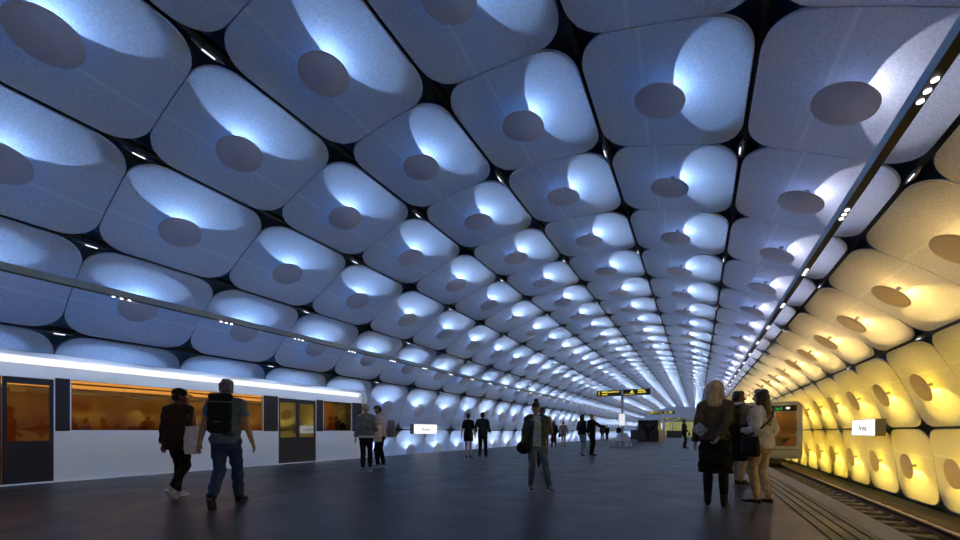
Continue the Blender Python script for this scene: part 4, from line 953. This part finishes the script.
p.top('shirt', white, hem=1.2, e=.008, sleeve=.1, collar='high'); p.top('jacket', C((.14, .10, .06)), hem=.78, e=.03, sleeve=1.98); p.trousers(C((.27, .20, .13)), e=.02); p.shoes(C((.02, .012, .01), .5)); p.hair(hair_dk, 'quiff')
b = MB(); loft(b, [(p.t((0, -.24, .98)), (.13, 0, 0), (0, .07, 0)), (p.t((0, -.26, 1.04)), (.15, 0, 0), (0, .095, 0)), (p.t((0, -.26, 1.35)), (.15, 0, 0), (0, .095, 0)), (p.t((0, -.24, 1.47)), (.12, 0, 0), (0, .06, 0))], n=22, ex=3)
p.carry('backpack', b, black, 'black backpack worn by the dark-haired person in brown', 'bag', .01, 0, [([(.12, -.14, 1.42), (.13, .0, 1.5), (.13, .13, 1.38), (.13, .14, 1.2), (.15, -.1, 1.05)], .016), ([(-.12, -.14, 1.42), (-.13, .0, 1.5), (-.13, .13, 1.38), (-.13, .14, 1.2), (-.15, -.1, 1.05)], .016)])
p = Person('long-haired person in white blouse and beige trousers, facing left', (.80, 6.95), -58, 1.69, 'f', 'tan', ((.0, .0), (-.05, .01)), ((.03, .2, .30), (.04, .1, .47)), 0, (-8, 0), .0072)
p.top('blouse', C((.66, .64, .64)), hem=.84, e=.028, sleeve=1.9, loose=.012, folds=.004); p.trousers(C((.50, .38, .25)), e=.01, length=.9, tight=True, folds=.005); p.shoes(shoe_bk, 'flat'); p.hair(hair_br, 'long', .26)
b = MB(); t0 = p.t((0, -.1, 1.33)); loft(b, [(p.t((0, -.115, 1.17)), (.05, 0, 0), (0, .02, 0)), (p.t((0, -.105, 1.26)), (.088, 0, 0), (0, .04, 0)), (t0, (.098, 0, 0), (0, .045, 0))], n=16, ex=2.1)
o = p.part('hair_tips', b, hair_tip, label='golden blonde ends of the long hair')
p.carry('draped_jacket', p.sack((-.17, .24, 1.2), .17, .11, .56, (0, 1, 0), (1, 0, 0), 1.1), black, 'black jacket draped over the forearm of the person in white', 'jacket', .009, .008)
p.carry('shoulder_bag', p.sack((-.285, -.03, 1.02), .13, .06, .30, (0, 1, 0), (1, 0, 0)), C((.012, .008, .007), .5), 'dark shoulder bag on the hip of the person in white', 'bag', .009, 0,
        [([(-.275, .04, 1.0), (-.2, -.14, 1.15), (.0, -.165, 1.3), (.12, -.1, 1.45), (.13, .0, 1.49), (.1, .1, 1.42), (-.14, .17, 1.15), (-.28, .07, 1.0)], .013)])
# ------------------------------------------------------------------ world and view
w = bpy.data.worlds.new('world'); SC.world = w; w.use_nodes = True
w.node_tree.nodes['Background'].inputs[0].default_value = (0, 0, 0, 1); w.node_tree.nodes['Background'].inputs[1].default_value = 0
SC.view_settings.view_transform = 'Standard'; SC.view_settings.look = 'None'; SC.view_settings.gamma = 1; SC.view_settings.use_curve_mapping = False
SC.view_settings.exposure = EXPO
SC.cycles.max_bounces = 10; SC.cycles.diffuse_bounces = 6; SC.cycles.glossy_bounces = 4; SC.cycles.transparent_max_bounces = 12
SC.cycles.sample_clamp_indirect = 6; SC.cycles.use_denoising = True
